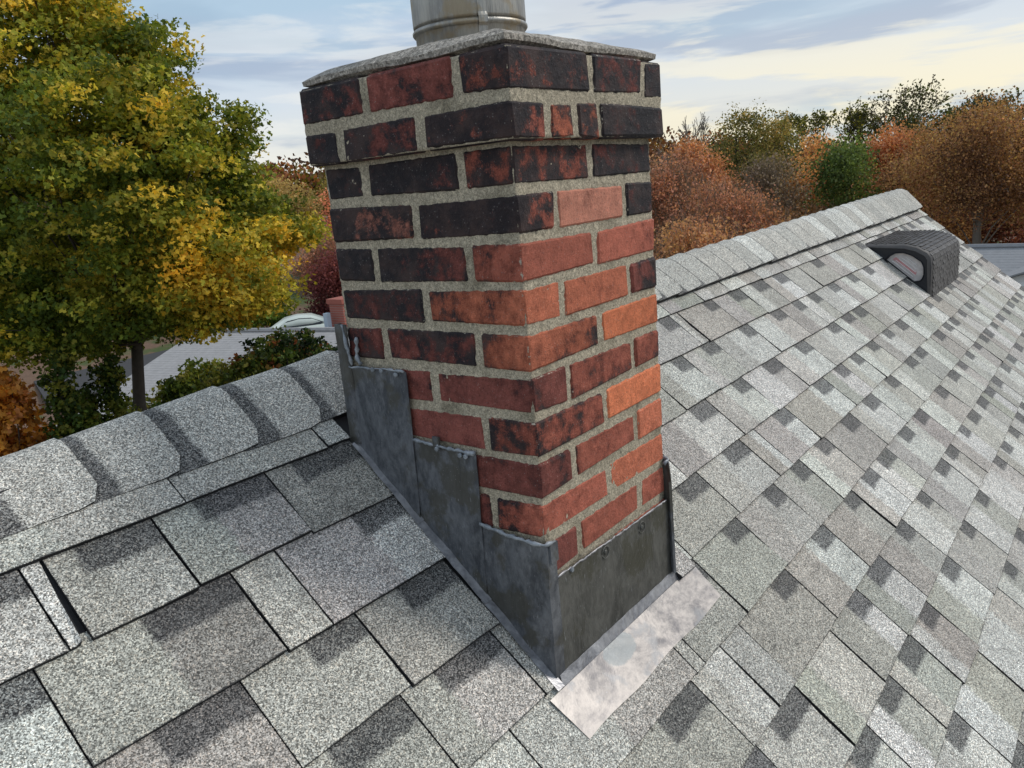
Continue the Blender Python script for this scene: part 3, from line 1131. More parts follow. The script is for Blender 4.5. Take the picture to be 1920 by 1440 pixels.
def bead(parent, pts, r=.0035, name='sealant', seed=0, m=None):
    """irregular smear of sealant along a line"""
    pts = [np.array(p, float) for p in pts]
    P_, R_ = [], []
    for a_, b_ in zip(pts, pts[1:]):
        k_ = max(3, int(np.linalg.norm(b_ - a_) / .006))
        for i in range(k_):
            P_.append(a_ + (b_ - a_) * i / k_)
    P_.append(pts[-1])
    out_ = []
    for i, p in enumerate(P_):
        out_.append(Vector(p + np.array([random.uniform(-.0008, .0008), random.uniform(-.0008, .0008), random.uniform(-.0010, .0010)])))
        R_.append(max(.0012, r * random.uniform(.35, .95)))
    mb = MB()
    mb.tube(out_, R_, 7)
    return mb.build(name, m or M_SEAL, parent, smooth=True)


def nails(parent, pts, nrm, r=.0042):
    nrm = Vector(nrm)
    for p in pts:
        mb = MB()
        p = Vector(p)
        mb.tube([p - nrm * .001, p + nrm * .0022, p + nrm * .0032], [r, r, r * .7], 10)
        mb.build('nail_head', M_SEAL, parent)


XN = (-1, 0, 0)
YN = (0, -1, 0)
fA = sheet('step_flashing', [(-.0065, .412, rz(.412, .004)), (-.0065, .266, rz(.266, .004)), (-.0062, .257, -.3545), (-.0048, .400, -.3555)], XN, M_LEAD, seed=1)
bead(fA, [(-.0085, .400, -.355), (-.0075, .30, -.3525), (-.0072, .262, -.354)], .0035)
nails(fA, [(-.0092, .338, -.3548), (-.0092, .316, -.3555), (-.0092, .281, -.3600)], XN)
fB = sheet('step_flashing', [(-.0040, .276, rz(.276, .004)), (-.0045, .1285, rz(.1285, .004)), (-.0042, .121, -.4830), (-.0038, .262, -.4760)], XN, M_LEAD, seed=4)
bead(fB, [(-.0060, .262, -.475), (-.0068, .19, -.4790), (-.0060, .123, -.4815)], .0052)
nails(fB, [(-.0100, .203, -.4825), (-.0095, .152, -.4870), (-.0095, .140, -.4870)], XN)
# tab of flashing folded over the joint
mb = MB()
mb.box((-.0092, .198, -.480), (-.0055, .213, -.462))
mb.build('flashing_tab', M_LEAD, chim)
fC = sheet('corner_flashing', [(-.0030, .134, rz(.134, .004)), (-.0062, -.0074, rz(-.006, .004)), (-.0062, -.0074, -.6130), (-.0030, .128, -.6060)], XN, M_LEAD, seed=7,
           fn=lambda u, v: np.array([-.0028 * math.exp(-((u - .62) / .16) ** 2), 0, -.004 * math.sin(u * 3.1) * v]))
fC2 = sheet('corner_flashing', [(-.0072, -.0060, rz(-.006, .004)), (.018, -.0056, -.8600), (.018, -.0056, -.6150), (-.0072, -.0060, -.6140)], YN, M_LEAD, nu=4, seed=8)
bead(fC, [(-.0052, .127, -.606), (-.0072, .07, -.6120), (-.0082, .02, -.6145), (-.0085, -.007, -.614), (.016, -.0085, -.6155)], .0048)
mb = MB()
mb.box((-.0015, -.0115, -.648), (.0185, -.0078, -.615))
mb.build('flashing_tab', M_LEAD, fC2)
# front upstand of the apron
fD = sheet('apron_upstand', [(.004, -.0045, -.8605), (.4050, -.0045, -.8590), (.4010, -.0040, -.6900), (.016, -.0040, -.6800)], YN, M_LEAD2, seed=11, nu=24, wav=.0009)
bead(fD, [(.018, -.0055, -.6800), (.12, -.0055, -.6840), (.25, -.0055, -.6880), (.398, -.0055, -.6900)], .0030, m=M_LIP)
nails(fD, [(.057, -.0070, -.6845)], YN, .0045)
for cx_, cz_ in ((.163, -.7000), (.293, -.7060)):      # dimples where the anchors pull the lead in
    mb = MB()
    ring_ = [Vector((cx_ + .011 * math.cos(t_ * .45), -.0072, cz_ + .011 * math.sin(t_ * .45))) for t_ in range(-6, 8)]
    mb.tube(ring_, .0011, 6)
    mb.tube([Vector((cx_, -.004, cz_)), Vector((cx_, -.0078, cz_)), Vector((cx_, -.0088, cz_))], [.0048, .0048, .003], 10)
    mb.build('anchor', M_LEAD2, fD, smooth=True)
# folded crease at the foot of the upstand
sheet('apron_crease', [(-.004, -.0185, -.8735), (.422, -.0165, -.8715), (.4150, -.0060, -.8490), (.002, -.0060, -.8500)], (0, -.75, .66), M_LIP, th=.0012, wav=.0006, nu=30, nv=3, seed=3)
# side fin at the right edge of the front face and hidden side flashing
mb = MB()
mb.prism([(.4045, -.0150, -.8500), (.4035, -.0130, -.6500), (.3985, -.0120, -.6120), (.4045, .0030, -.6060), (.4060, .0060, -.8500)], (.0035, 0, 0))
mb.prism([(.3990, -.0130, -.8480), (.3975, -.0110, -.6550), (.4035, -.0130, -.6500), (.4045, -.0150, -.8500)], (0, -.0015, 0))
mb.build('side_flashing', M_LEAD, chim)
bead(chim, [(.392, -.005, -.614), (.4050, -.009, -.609), (.410, .004, -.606)], .005, name='sealant')
for ya_, yb_, zt in ((.003, .135, -.606), (.13, .27, -.48), (.26, .41, -.355)):
    mb = MB()
    mb.prism([(L + .002, ya_, rz(ya_)), (L + .002, yb_, rz(yb_)), (L + .002, yb_, zt), (L + .002, ya_, zt)], (.002, 0, 0))
    mb.build('step_flashing', M_LEAD, chim)
# back pan turned round the far corner
mb = MB()
V = []
for j in range(16):
    z = -.500 + j * .0148
    o_ = .0035 * float(vnoise(j * 1.3, 2, 1))
    V += [(-.0065 + o_ * .6, .3960 + o_ * .4, z), (-.0115 + o_ * .5, .4080, z), (-.0125 + o_, .4210 + o_, z + .001), (.004, .4220, z)]
F = []
for j in range(15):
    for i in range(3):
        a_ = j * 4 + i
        F.append((a_, a_ + 4, a_ + 5, a_ + 1))
bp = mobj('back_pan_flashing', V, F, M_LEAD, chim, smooth=True)
sol = bp.modifiers.new('thick', 'SOLIDIFY')
sol.thickness = .0015
bead(bp, [(-.010, .404, -.278), (-.011, .398, -.31), (-.009, .392, -.350)], .0045)
bead(bp, [(-.007, .372, -.300), (-.0075, .378, -.335), (-.0072, .37, -.349)], .0055)
# lip on the shingles along the left side, three lengths lapping down the slope
for k_, (ya_, yb_) in enumerate(((.420, .268), (.276, .128), (.136, -.012))):
    ww = .0155
    c4 = []
    for (x_, y_) in ((-.0050, ya_), (-.0050, yb_), (-.0050 - ww, yb_), (-.0050 - ww * (.75 if k_ == 0 else 1), ya_)):
        c4.append(roofp(x_, y_, .0125 - .0004 * k_ if x_ > -.01 else .0098 - .0004 * k_))
    sheet('flashing_lip', c4, NRM, M_LIP, th=.0012, wav=.0012, nu=16, nv=4, seed=20 + k_)
# apron lying on the shingles
V = []
nu, nv = 36, 9
for j in range(nv + 1):
    for i in range(nu + 1):
        u, v = i / nu, j / nv
        x0_, x1_ = -.043 + .012 * v, .482 - .008 * v
        y0_ = -.010 if u > .9 or u < .09 else -.004
        x_ = x0_ + (x1_ - x0_) * u
        y_ = (-.013) * (1 - v) + (-.0765 + .0015 * math.sin(u * 14)) * v
        w_ = .0064 + .0006 * float(vnoise(u * 9, v * 2, 0, 4)) + .0003 * float(vnoise(u * 31, v * 9, 0, 9)) + (.0022 * abs(math.sin(u * 7.3)) * v ** 3)
        V.append(roofp(x_, y_, w_))
n0 = len(V)
V = V + [v_ - NRM * .0018 for v_ in V]
F = [f[::-1] for f in grid_faces(nu, nv)]
F += [tuple(i + n0 for i in f[::-1]) for f in F]
rim = [i for i in range(nu + 1)] + [j * (nu + 1) + nu for j in range(1, nv + 1)] + [nv * (nu + 1) + i for i in range(nu - 1, -1, -1)] + [j * (nu + 1) for j in range(nv - 1, 0, -1)]
b2 = len(V)
V += [V[i] for i in rim] + [V[i + n0] for i in rim]
nr_ = len(rim)
F += [(b2 + k, b2 + (k + 1) % nr_, b2 + nr_ + (k + 1) % nr_, b2 + nr_ + k) for k in range(nr_)]
mobj('apron_flashing', V, F, M_BRIGHT, chim, smooth=True)
# curled stub of shingle beside the apron
V, F, FM, at = shingle_piece(.412, .476, 4, .03, -.0165, 'W', .001)
V = [np.array(v_) + NRM * .009 for v_ in V]
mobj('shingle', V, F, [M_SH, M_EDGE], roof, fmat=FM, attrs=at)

# ------------------------------------------------------------------ roof vent
vent = empty('roof_vent', tuple(roofp(3.78, .25)), 'weathered black plastic slant back vent on the right part of the roof', 'roof vent')
x0, x1 = 3.400, 4.150
prof = [(.418, -.5170), (.36, -.5150), (.225, -.5150), (.165, -.530), (.118, -.556), (.100, -.580), (.095, -.630), (.095, -.7730)]
base = [(.095, -.7760), (.418, -.5230)]
# shell as rows of small raised tiles on top and front; smooth rounded corners
mb = MB()
prf = [(.419, -.512)] + prof[1:] + [(.095, -.782)]
nx = 30
def shell(ox, inset, mi):
    pass
xs = [x0 + .0, x0 + .006, x0 + .020] + list(np.linspace(x0 + .05, x1 - .05, 12)) + [x1 - .020, x1 - .006, x1]
drop = [.022, .008, .001] + [0] * 12 + [.001, .008, .022]
V = []
for xx, dr in zip(xs, drop):
    for (y_, z_) in prf:
        cy_, cz_ = .20, -.66
        d_ = Vector((0, cy_ - y_, cz_ - z_))
        d_.normalize()
        V.append((xx, y_ + d_.y * dr, z_ + d_.z * dr))
np_ = len(prf)
F = []
for i in range(len(xs) - 1):
    for j in range(np_ - 1):
        F.append((i * np_ + j, i * np_ + j + 1, (i + 1) * np_ + j + 1, (i + 1) * np_ + j))
F.append(tuple((len(xs) - 1) * np_ + j for j in range(np_)))
mobj('hood', V, F, M_PLAST, vent, smooth=True)
# moulded shingle pattern on the hood
mb = MB()
pl = [Vector((0, y_, z_)) for y_, z_ in prf]
seg = []
for a_, b_ in zip(pl, pl[1:]):
    seg.append((a_, b_, (b_ - a_).length))
tot = sum(s_[2] for s_ in seg)
def onprof(t):
    t = t * tot
    for a_, b_, l_ in seg:
        if t <= l_ or (a_, b_, l_) == seg[-1]:
            d_ = (b_ - a_) / l_
            n_ = Vector((0, d_.z, -d_.y))
            if n_.dot((a_ + b_) / 2 - Vector((0, .2, -.66))) < 0:
                n_ = -n_
            return a_ + d_ * t, n_
        t -= l_
rows_ = 24
for r in range(rows_):
    p0, n0_ = onprof((r + .06) / rows_)
    p1, n1_ = onprof((r + .90) / rows_)
    xx = x0 + .026 + (r % 2) * .011
    while xx < x1 - .045:
        wd = random.uniform(.016, .040)
        xe_ = min(xx + wd, x1 - .026)
        hgt = random.uniform(.003, .0075)
        V = []
        for (px_, (pp, nn_), hh) in ((xx, (p0, n0_), .0005), (xe_, (p0, n0_), .0005), (xe_, (p1, n1_), hgt), (xx, (p1, n1_), hgt)):
            V.append(Vector((px_, 0, 0)) + pp + nn_ * hh)
        V += [v_ - nn_ * .004 for v_ in V]
        mb.add(V, [(0, 1, 2, 3), (3, 2, 6, 7), (0, 3, 7, 4), (2, 1, 5, 6)])
        xx = xe_ + .003
o = mb.build('moulded_tiles', M_PLAST, vent)
tag(o, kind='stuff')
# side cheek with the opening, frame and slats
def cheek(xc, sgn):
    outer = [(.419, -.516)] + [(y_, z_) for y_, z_ in prf[1:-1]] + [(.097, -.782)]
    outer = [(y_ + (.20 - y_) * .05, z_ + (-.66 - z_) * .05) for y_, z_ in outer]
    outer += [(.18, -.712), (.27, -.636), (.36, -.562)]
    hole = [(.302, -.601), (.284, -.580), (.262, -.567), (.225, -.566), (.190, -.580), (.154, -.606), (.143, -.630), (.142, -.665), (.152, -.690), (.180, -.694), (.215, -.674), (.255, -.640)]
    hole = [(.222 + (y_ - .222) * 1.12, -.628 + (z_ + .628) * 1.12) for y_, z_ in hole]
    # fan between rings by angle
    cy_, cz_ = .215, -.632
    N_ = 48
    def ray_hit(poly, a_):
        dy, dz = math.cos(a_), math.sin(a_)
        best = None
        for (p_, q_) in zip(poly, poly[1:] + poly[:1]):
            ey, ez = q_[0] - p_[0], q_[1] - p_[1]
            den = dy * ez - dz * ey
            if abs(den) < 1e-9:
                continue
            t_ = ((p_[0] - cy_) * ez - (p_[1] - cz_) * ey) / den
            s_ = ((p_[0] - cy_) * dz - (p_[1] - cz_) * dy) / den
            if t_ > 0 and -1e-6 <= s_ <= 1 + 1e-6 and (best is None or t_ > best):
                best = t_
        return best
    V = []
    for i in range(N_):
        a_ = 2 * math.pi * i / N_
        ro, rh = ray_hit(outer, a_), ray_hit(hole, a_)
        rh = min(rh, ro * .93)
        for rad_, dx_ in ((ro, 0), (rh * 1.06, .004), (rh, -.002), (rh * .97, -.014 * -1)):
            V.append((xc - sgn * dx_ if False else xc + sgn * dx_, cy_ + math.cos(a_) * rad_, cz_ + math.sin(a_) * rad_))
    F = []
    for i in range(N_):
        j = (i + 1) % N_
        for k_ in range(3):
            F.append((i * 4 + k_, i * 4 + k_ + 1, j * 4 + k_ + 1, j * 4 + k_))
    mobj('cheek', V, F, M_DARKP, vent, smooth=False)
    # insect screen panel recessed, with slats over it
    mb = MB()
    hp = [(xc + sgn * .013, y_, z_) for y_, z_ in hole]
    mb.prism(hp, (sgn * .002, 0, 0))
    pan = mb.build('screen', mat_simple('pale_screen', (0.60, 0.56, 0.54), 0.7, 0.4, 45) if sgn > 0 else M_DARKP, vent)
    if sgn > 0:
        dirv = Vector((0, -COSP, -SINP))
        for k_ in range(7):
            s0 = Vector((xc + .011, .292 - k_ * .0065, -.622 + k_ * .012))
            e0 = s0 + dirv * (.15 - .006 * k_)
            mb = MB()
            mb.tube([s0 + dirv * .012 * max(0, k_ - 2), e0 - dirv * .01 * max(0, 3 - k_)], .0018, 5)
            mb.build('slat', mat_slat, vent)
        mb = MB()
        mb.prism([(xc + .0115, .262, -.580), (xc + .0115, .165, -.655), (xc + .0115, .170, -.670), (xc + .0115, .277, -.590)], (.001, 0, 0))
        mb.build('pink_strip', mat_simple('faded_pink', (0.62, 0.30, 0.30), 0.7, 0.3, 60), vent)
mat_slat = mat_simple('pale_slat', (0.78, 0.77, 0.75), 0.6, 0.2, 60)
cheek(x0 + .006, 1)
mb = MB()
mb.prism([(x1 - .004, .41, -.53), (x1 - .004, .22, -.52), (x1 - .004, .11, -.58), (x1 - .004, .10, -.77)], (.002, 0, 0))
mb.build('cheek', M_DARKP, vent)
mb = MB()
mb.prism([roofp(x0 + .012, .392, .006), roofp(x1 - .012, .392, .006), roofp(x1 - .012, .100, .006), roofp(x0 + .012, .100, .006)], tuple(NRM * .004))
mb.build('base_flange', M_DARKP, vent)

# ------------------------------------------------------------------ trees
M_LEAF = mat_leaf('foliage', .42)
M_BARK = mat_simple('bark', (0.075, 0.062, 0.050), 0.95, 0.45, 9, bmp=0.02)
M_PALE = mat_simple('pale_bark', (0.20, 0.175, 0.145), 0.95, 0.4, 3, bmp=0.02)


def ground_z(x, y):
    t = min(1, max(0, (y - 28) / 40))
    return GROUND + 5.5 * t * t * (3 - 2 * t)


def leafmesh(name, C, size, nrm_bias, cols, parent, origin, shape='far', kind=None):
    """C: (n,3) leaf centres, cols (n,3)"""
    n = len(C)
    z = rng.normal(size=(n, 3)) + nrm_bias
    z /= np.linalg.norm(z, axis=1)[:, None] + 1e-9
    a = rng.normal(size=(n, 3))
    u = np.cross(z, a)
    u /= np.linalg.norm(u, axis=1)[:, None] + 1e-9
    v = np.cross(z, u)
    s = (size * rng.uniform(.6, 1.3, n))[:, None]
    if shape == 'maple':
        pts = [(0, -.5), (.62, -.15), (.20, .10), (.34, .5), (0, .76), (-.34, .5), (-.20, .10), (-.62, -.15)]
        V = np.stack([C + u * s * px + v * s * py + z * s * (.24 * abs(px) - .08 * abs(py)) for px, py in pts], 1).reshape(-1, 3)
        k = len(pts)
        tris = [(0, 1, 2), (0, 2, 6), (0, 6, 7), (2, 3, 4), (2, 4, 6), (4, 5, 6)]
    elif shape == 'twig':
        pts = [(-.022, -1), (.022, -1), (.012, 1), (-.012, 1)]
        v = rng.normal(size=(n, 3)) * .45 + np.array((0, 0, 1.0))
        v /= np.linalg.norm(v, axis=1)[:, None]
        u = np.cross(v, a)
        u /= np.linalg.norm(u, axis=1)[:, None] + 1e-9
        V = np.stack([C + u * s * px + v * s * py for px, py in pts], 1).reshape(-1, 3)
        k = 4
        tris = [(0, 1, 2), (0, 2, 3)]
    else:
        pts = [(0, -.6), (.42, 0), (0, .6), (-.42, 0)]
        V = np.stack([C + u * s * px + v * s * py + z * s * .18 * abs(px) for px, py in pts], 1).reshape(-1, 3)
        k = 4
        tris = [(0, 1, 2), (0, 2, 3)]
    T = (np.arange(n)[:, None, None] * k + np.array(tris)[None]).reshape(-1, 3)
    me = bpy.data.meshes.new(name)
    V = V - np.array(origin)
    me.vertices.add(len(V))
    me.vertices.foreach_set('co', V.ravel().astype(np.float32))
    me.loops.add(T.size)
    me.loops.foreach_set('vertex_index', T.ravel().astype(np.int32))
    me.polygons.add(len(T))
    me.polygons.foreach_set('loop_start', np.arange(0, T.size, 3, dtype=np.int32))
    at = me.attributes.new('col', 'FLOAT_COLOR', 'POINT')
    cc = np.repeat(np.c_[cols, np.ones(n)], k, axis=0)
    at.data.foreach_set('color', cc.ravel().astype(np.float32))
    me.materials.append(M_LEAF)
    me.update(calc_edges=True)
    me.validate()
    o = bpy.data.objects.new(name, me)
    link(o, parent, origin)
    if kind:
        o['kind'] = kind
    return o


def crown_points(lobes, nclump, per, crad, shell=.5, flat=.75):
    wts = np.array([l[6] if len(l) > 6 else l[3] * l[4] * l[5] for l in lobes])
    wts = wts / wts.sum()
    idx = rng.choice(len(lobes), nclump, p=wts)
    A = np.array([l[:6] for l in lobes])[idx]
    d = rng.normal(size=(nclump, 3))
    d /= np.linalg.norm(d, axis=1)[:, None]
    r = rng.uniform(0, 1, nclump) ** shell
    cc = A[:, :3] + d * A[:, 3:6] * r[:, None]
    P_ = np.repeat(cc, per, axis=0)
    off = rng.normal(size=(len(P_), 3)).clip(-1.7, 1.7) * crad
    off[:, 2] *= flat
    cid = np.repeat(np.arange(nclump), per)
    return P_ + off, cid, cc, d


LEAF_GAIN = 1.9


def palette(cid, cc, nclump, cols, jitter=.18, fn=None):
    """every clump gets a colour between the given ones; each leaf jitters round it"""
    cols = np.array(cols)
    t = rng.uniform(0, 1, nclump)
    if fn is not None:
        t = np.clip(fn(cc) + rng.normal(size=nclump) * .16, 0, .999)
    t = t[cid] + rng.normal(size=len(cid)) * .12
    t = np.clip(t, 0, .999) * (len(cols) - 1)
    i = t.astype(int)
    f = (t - i)[:, None]
    c = (cols[i] * (1 - f) + cols[i + 1] * f) * LEAF_GAIN
    k = rng.normal(1, jitter, len(cid)).clip(.45, 1.7)[:, None]
    kc = rng.normal(1, .19, nclump).clip(.55, 1.5)[cid][:, None]
    return c * k * kc


def limbs(mb, base, top, targets, r0, wob=.25, n=7, tr=.012, low=3):
    base, top = Vector(base), Vector(top)
    pts = [base.lerp(top, i / 8) + Vector((math.sin(i * 1.3) * .02, math.cos(i * 1.7) * .02, 0)) * (top - base).length * .5 for i in range(9)]
    rad = [r0 * (1.25 if i == 0 else 1) * (1 - .085 * i) for i in range(9)]
    mb.tube(pts, rad, 10)
    for t in targets:
        t = Vector(t)
        f = random.uniform(.35, 1.0)
        # start lower than the target
        i0 = min(8, max(low, int(f * 8)))
        s = pts[i0]
        if t.z < s.z:
            i0 = max(low, i0 - 2)
            s = pts[i0]
        d = t - s
        m1 = s + d * .35 + Vector((random.uniform(-1, 1), random.uniform(-1, 1), random.uniform(0, 1))) * wob
        m2 = s + d * .7 + Vector((random.uniform(-1, 1), random.uniform(-1, 1), random.uniform(0, .8))) * wob
        rs = rad[i0] * random.uniform(.16, .36)
        mb.tube([s, m1, m2, t], [rs, rs * .65, rs * .4, tr], 6, cap=False)


def make_tree(kind, label, cat, base, lobes, nclump, per, crad, leaf, cols, parentless=True, bark=None, r0=.2, nlimb=18, shape='far', fn=None, shell=.5, group=None, top=None, tr=.012, bias=(0, 0, .4), twigs=0, twigcol=None, jit=.18, flat=.75, lowlimb=3):
    root = empty(kind, base, label, cat, group)
    pts, cid, cc, d = crown_points(lobes, nclump, per, crad, shell, flat)
    cols_ = palette(cid, cc, nclump, cols, jit, fn)
    leafmesh('crown', pts, leaf, np.array(bias), cols_, root, Vector(lobes[0][:3]), shape)
    mb = MB()
    top = top or (lobes[0][0], lobes[0][1], lobes[0][2] + lobes[0][5] * .5)
    tg = cc[rng.choice(len(cc), min(nlimb, len(cc)), replace=False)]
    limbs(mb, base, top, tg, r0, wob=lobes[0][3] * .08, tr=tr, low=lowlimb)
    mb.build('trunk', bark or M_BARK, root, smooth=True)
    if twigs:
        pts, cid, cc, d = crown_points(lobes, twigs // 6, 12, crad * 1.3, shell)
        tc = np.tile(twigcol, (len(pts), 1)) * rng.uniform(.6, 1.4, len(pts))[:, None]
        leafmesh('twigs', pts, leaf * 3.0, np.array((0, 0, 0)), tc, root, Vector(lobes[0][:3]), 'twig')
    return root


# picture-left maple, 16 m away
RT = np.array([.606, -.790, 0.0])
DP = np.array([.44, .90, 0.0]) / np.linalg.norm([.44, .90])
MC = np.array([6.12, 13.68, 0])


def lobe(r, z, d, R, Rz, w_=None, C=MC):
    p = C + RT * r + DP * d
    return (p[0], p[1], z, R, R, Rz) + ((w_,) if w_ else ())


ML = [lobe(-.1, -.3, 0, 3.0, 2.1, 30), lobe(-.5, 2.1, 0, 2.3, 1.8, 14), lobe(-.3, 3.6, 0, 1.1, 1.0, 4), lobe(.85, 2.3, -.3, 1.05, 1.1, 5),
      lobe(1.75, 1.0, 0, 1.1, .95, 6), lobe(2.65, -.45, 0, .95, .75, 5), lobe(2.0, -1.4, -.4, .95, .62, 4), lobe(1.4, -.8, -1.6, 1.2, .9, 5),
      lobe(-1.7, -1.55, -.8, 1.6, .75, 7), lobe(-2.0, 2.5, 0, 1.6, 1.4, 7), lobe(-3.0, .7, 0, 1.7, 1.6, 8), lobe(-.9, -1.95, -.6, 1.2, .45, 3),
      lobe(-2.6, -1.0, .5, 1.8, 1.2, 7), lobe(.2, .9, -1.9, 1.5, 1.3, 7), lobe(1.1, -1.75, -1.0, .8, .42, 2), lobe(.35, 2.9, 0, 1.0, 1.0, 3)]
C_MAPLE = [s2l(74, 92, 36), s2l(100, 112, 40), s2l(138, 138, 48), s2l(168, 150, 56), s2l(194, 166, 56), s2l(200, 156, 56)]


def maple_fn(cc):
    r = (cc - MC) @ RT
    z = cc[:, 2]
    t = .19 + .04 * z + .02 * r
    t += .27 * np.exp(-(((r - 2.3) / 1.0) ** 2 + ((z + 1.3) / .75) ** 2))
    t += .16 * vnoise(cc[:, 0] * 1.6, cc[:, 1] * 1.6, cc[:, 2] * 2.0, 3)
    t += .18 * ((np.linalg.norm((cc - np.array([6.1, 13.7, 0.5])) / np.array([3.6, 3.6, 3.6]), axis=1)) > .85)
    return t


gz = ground_z(MC[0], MC[1])
maple = make_tree('maple_tree', 'big green and gold maple at the left with a broad rounded crown', 'tree', (5.9 + .1, 13.7, gz), ML, 1950, 80, .17, .068, [tuple(v * w_ for v, w_ in zip(c_, (.90, .84, .85))) for c_ in C_MAPLE],
                  shape='maple', fn=maple_fn, shell=.40, r0=.17, nlimb=60, top=(6.1, 13.65, 1.2), tr=.008, flat=.55, lowlimb=5, bias=(-.1, -.25, .8))

# ------------------------------------------------------------------ ground
mt, n, b = mat('leafy_ground')
pos = P(n)
a = n.noise(pos, .12, 4, .6)
f = n.noise(pos, 6, 5, .7)
g = n.noise(n.vmath('ADD', pos, (50, 20, 0)), .35, 3, .6)
litter = n.mix(f, (0.075, 0.045, 0.028), (0.24, 0.15, 0.10))
grass = n.mix(f, (0.030, 0.050, 0.014), (0.10, 0.13, 0.035))
n.set(b.inputs['Base Color'], n.mix(n.step(n.math('MULTIPLY_ADD', g, .6, n.math('MULTIPLY', a, .4)), .50, .56), litter, grass))
b.inputs['Roughness'].default_value = .95
M_GROUND = mt
N_ = 90
V = []
ext = [-400 + 1800 * (i / N_) for i in range(N_ + 1)]
for j in range(N_ + 1):
    for i in range(N_ + 1):
        x_ = -300 + 1300 * (i / N_) ** 1.3
        y_ = -300 + 1300 * (j / N_) ** 1.3
        V.append((x_, y_, ground_z(x_, y_)))
o = mobj('ground', V, grid_faces(N_, N_), M_GROUND, smooth=True)
tag(o, kind='structure')
mb = MB()
mb.prism([(7.5, 31, -7.93), (12.5, 30, -7.93), (14.0, 37, -7.6), (9, 38, -7.6)], (0, 0, -.08))
o = mb.build('driveway', mat_simple('pale_asphalt', (0.30, 0.31, 0.34), .9, .12, 2))
tag(o, kind='structure')
mb = MB()
mb.prism([(12, 34.2, -7.02), (40, 27.8, -7.02), (42.0, 36.5, -6.95), (14.5, 42.5, -6.85)], (0, 0, -1.2))
o = mb.build('street', mat_simple('asphalt', (0.055, 0.055, 0.058), .9, .2, 3))
tag(o, kind='structure')

# ------------------------------------------------------------------ neighbours' houses
M_ROOFG = mat_simple('weathered_roofing', (0.36, 0.35, 0.345), .9, .28, 5)
M_ROOFB = mat_simple('blue_grey_roofing', (0.27, 0.275, 0.285), .9, .22, 6)
M_GLASS = mat_simple('window_glass', (0.02, 0.025, 0.03), .08, .1, 2)
M_BRK2 = mat_simple('distant_brick', s2l(158, 92, 78), .9, .2, 14)


def gable_house(root, a, b_, half, zr, ze, zg, roofm, wallm, courses=0, over=.4, rake=None):
    """ridge from a to b_ (x, y), half: half depth"""
    a = np.array(a, float)
    b_ = np.array(b_, float)
    d = (b_ - a) / np.linalg.norm(b_ - a)
    nrm_ = np.array([d[1], -d[0]])
    if nrm_ @ (np.array([-.92, -.70]) - a) < 0:
        nrm_ = -nrm_
    for sgn, nm in ((1, 'roof'), (-1, 'roof')):
        mb = MB()
        nc = courses or 1
        for k in range(nc):
            f0, f1 = k / nc, (k + 1) / nc
            th = .004 if courses else 0
            q = []
            for e, f_, up in ((a - d * over, f0, 0), (b_ + d * over, f0, 0), (b_ + d * over, f1, th), (a - d * over, f1, th)):
                p_ = e + nrm_ * sgn * half * f_
                q.append((p_[0], p_[1], zr + (ze - zr) * f_ + up))
            if sgn < 0:
                q = q[::-1]
            mb.prism(q, (0, 0, -.06))
        o = mb.build(nm, roofm, root)
    # ridge cap
    mb = MB()
    mb.tube([(*(a - d * over), zr + .02), (*(b_ + d * over), zr + .02)], .09, 6)
    mb.build('ridge_cap', roofm, root)
    mb = MB()
    e_ = half - .45
    sl = (zr - ze) / half
    for e in (a, b_):
        pass
    pts = [(-e_, zg), (e_, zg), (e_, zr - sl * e_ - .1), (0, zr - .1), (-e_, zr - sl * e_ - .1)]
    mb.prism([(a[0] + nrm_[0] * t, a[1] + nrm_[1] * t, z) for t, z in pts], (*(b_ - a), 0))
    mb.build('wall', wallm, root)
    return d, nrm_


h2 = empty('neighbour_house', (17.6, 18.0, GROUND), 'long low house with a pale grey roof behind the maple and left of the chimney', 'house')
rd = np.array([14.28 - 15.32, 21.86 - 17.64])
rd = rd / np.linalg.norm(rd)
ra = np.array([15.32, 17.64]) - rd * 7.5
rb = np.array([14.28, 21.86]) + rd * 2.5
d_, n2_ = gable_house(h2, ra, rb, 6.4, -3.98, -5.75, GROUND, M_ROOFG, M_SIDING, courses=44)
for k_ in range(3):
    p_ = ra + (rb - ra) * (.25 + .25 * k_) + n2_ * 5.96
    mb = MB()
    q = lambda t, z: (p_[0] + d_[0] * t, p_[1] + d_[1] * t, z)
    mb.prism([q(-.6, -7.2), q(.6, -7.2), q(.6, -6.1), q(-.6, -6.1)], (n2_[0] * .06, n2_[1] * .06, 0))
    wn = mb.build('window', M_GLASS, h2)
    mb = MB()
    for (t0, z0_, t1, z1_) in ((-.7, -7.3, .7, -7.2), (-.7, -6.1, .7, -6.0), (-.7, -7.2, -.6, -6.1), (.6, -7.2, .7, -6.1)):
        mb.prism([q(t0, z0_), q(t1, z0_), q(t1, z1_), q(t0, z1_)], (n2_[0] * .09, n2_[1] * .09, 0))
    mb.build('frame', M_WHITE, wn)
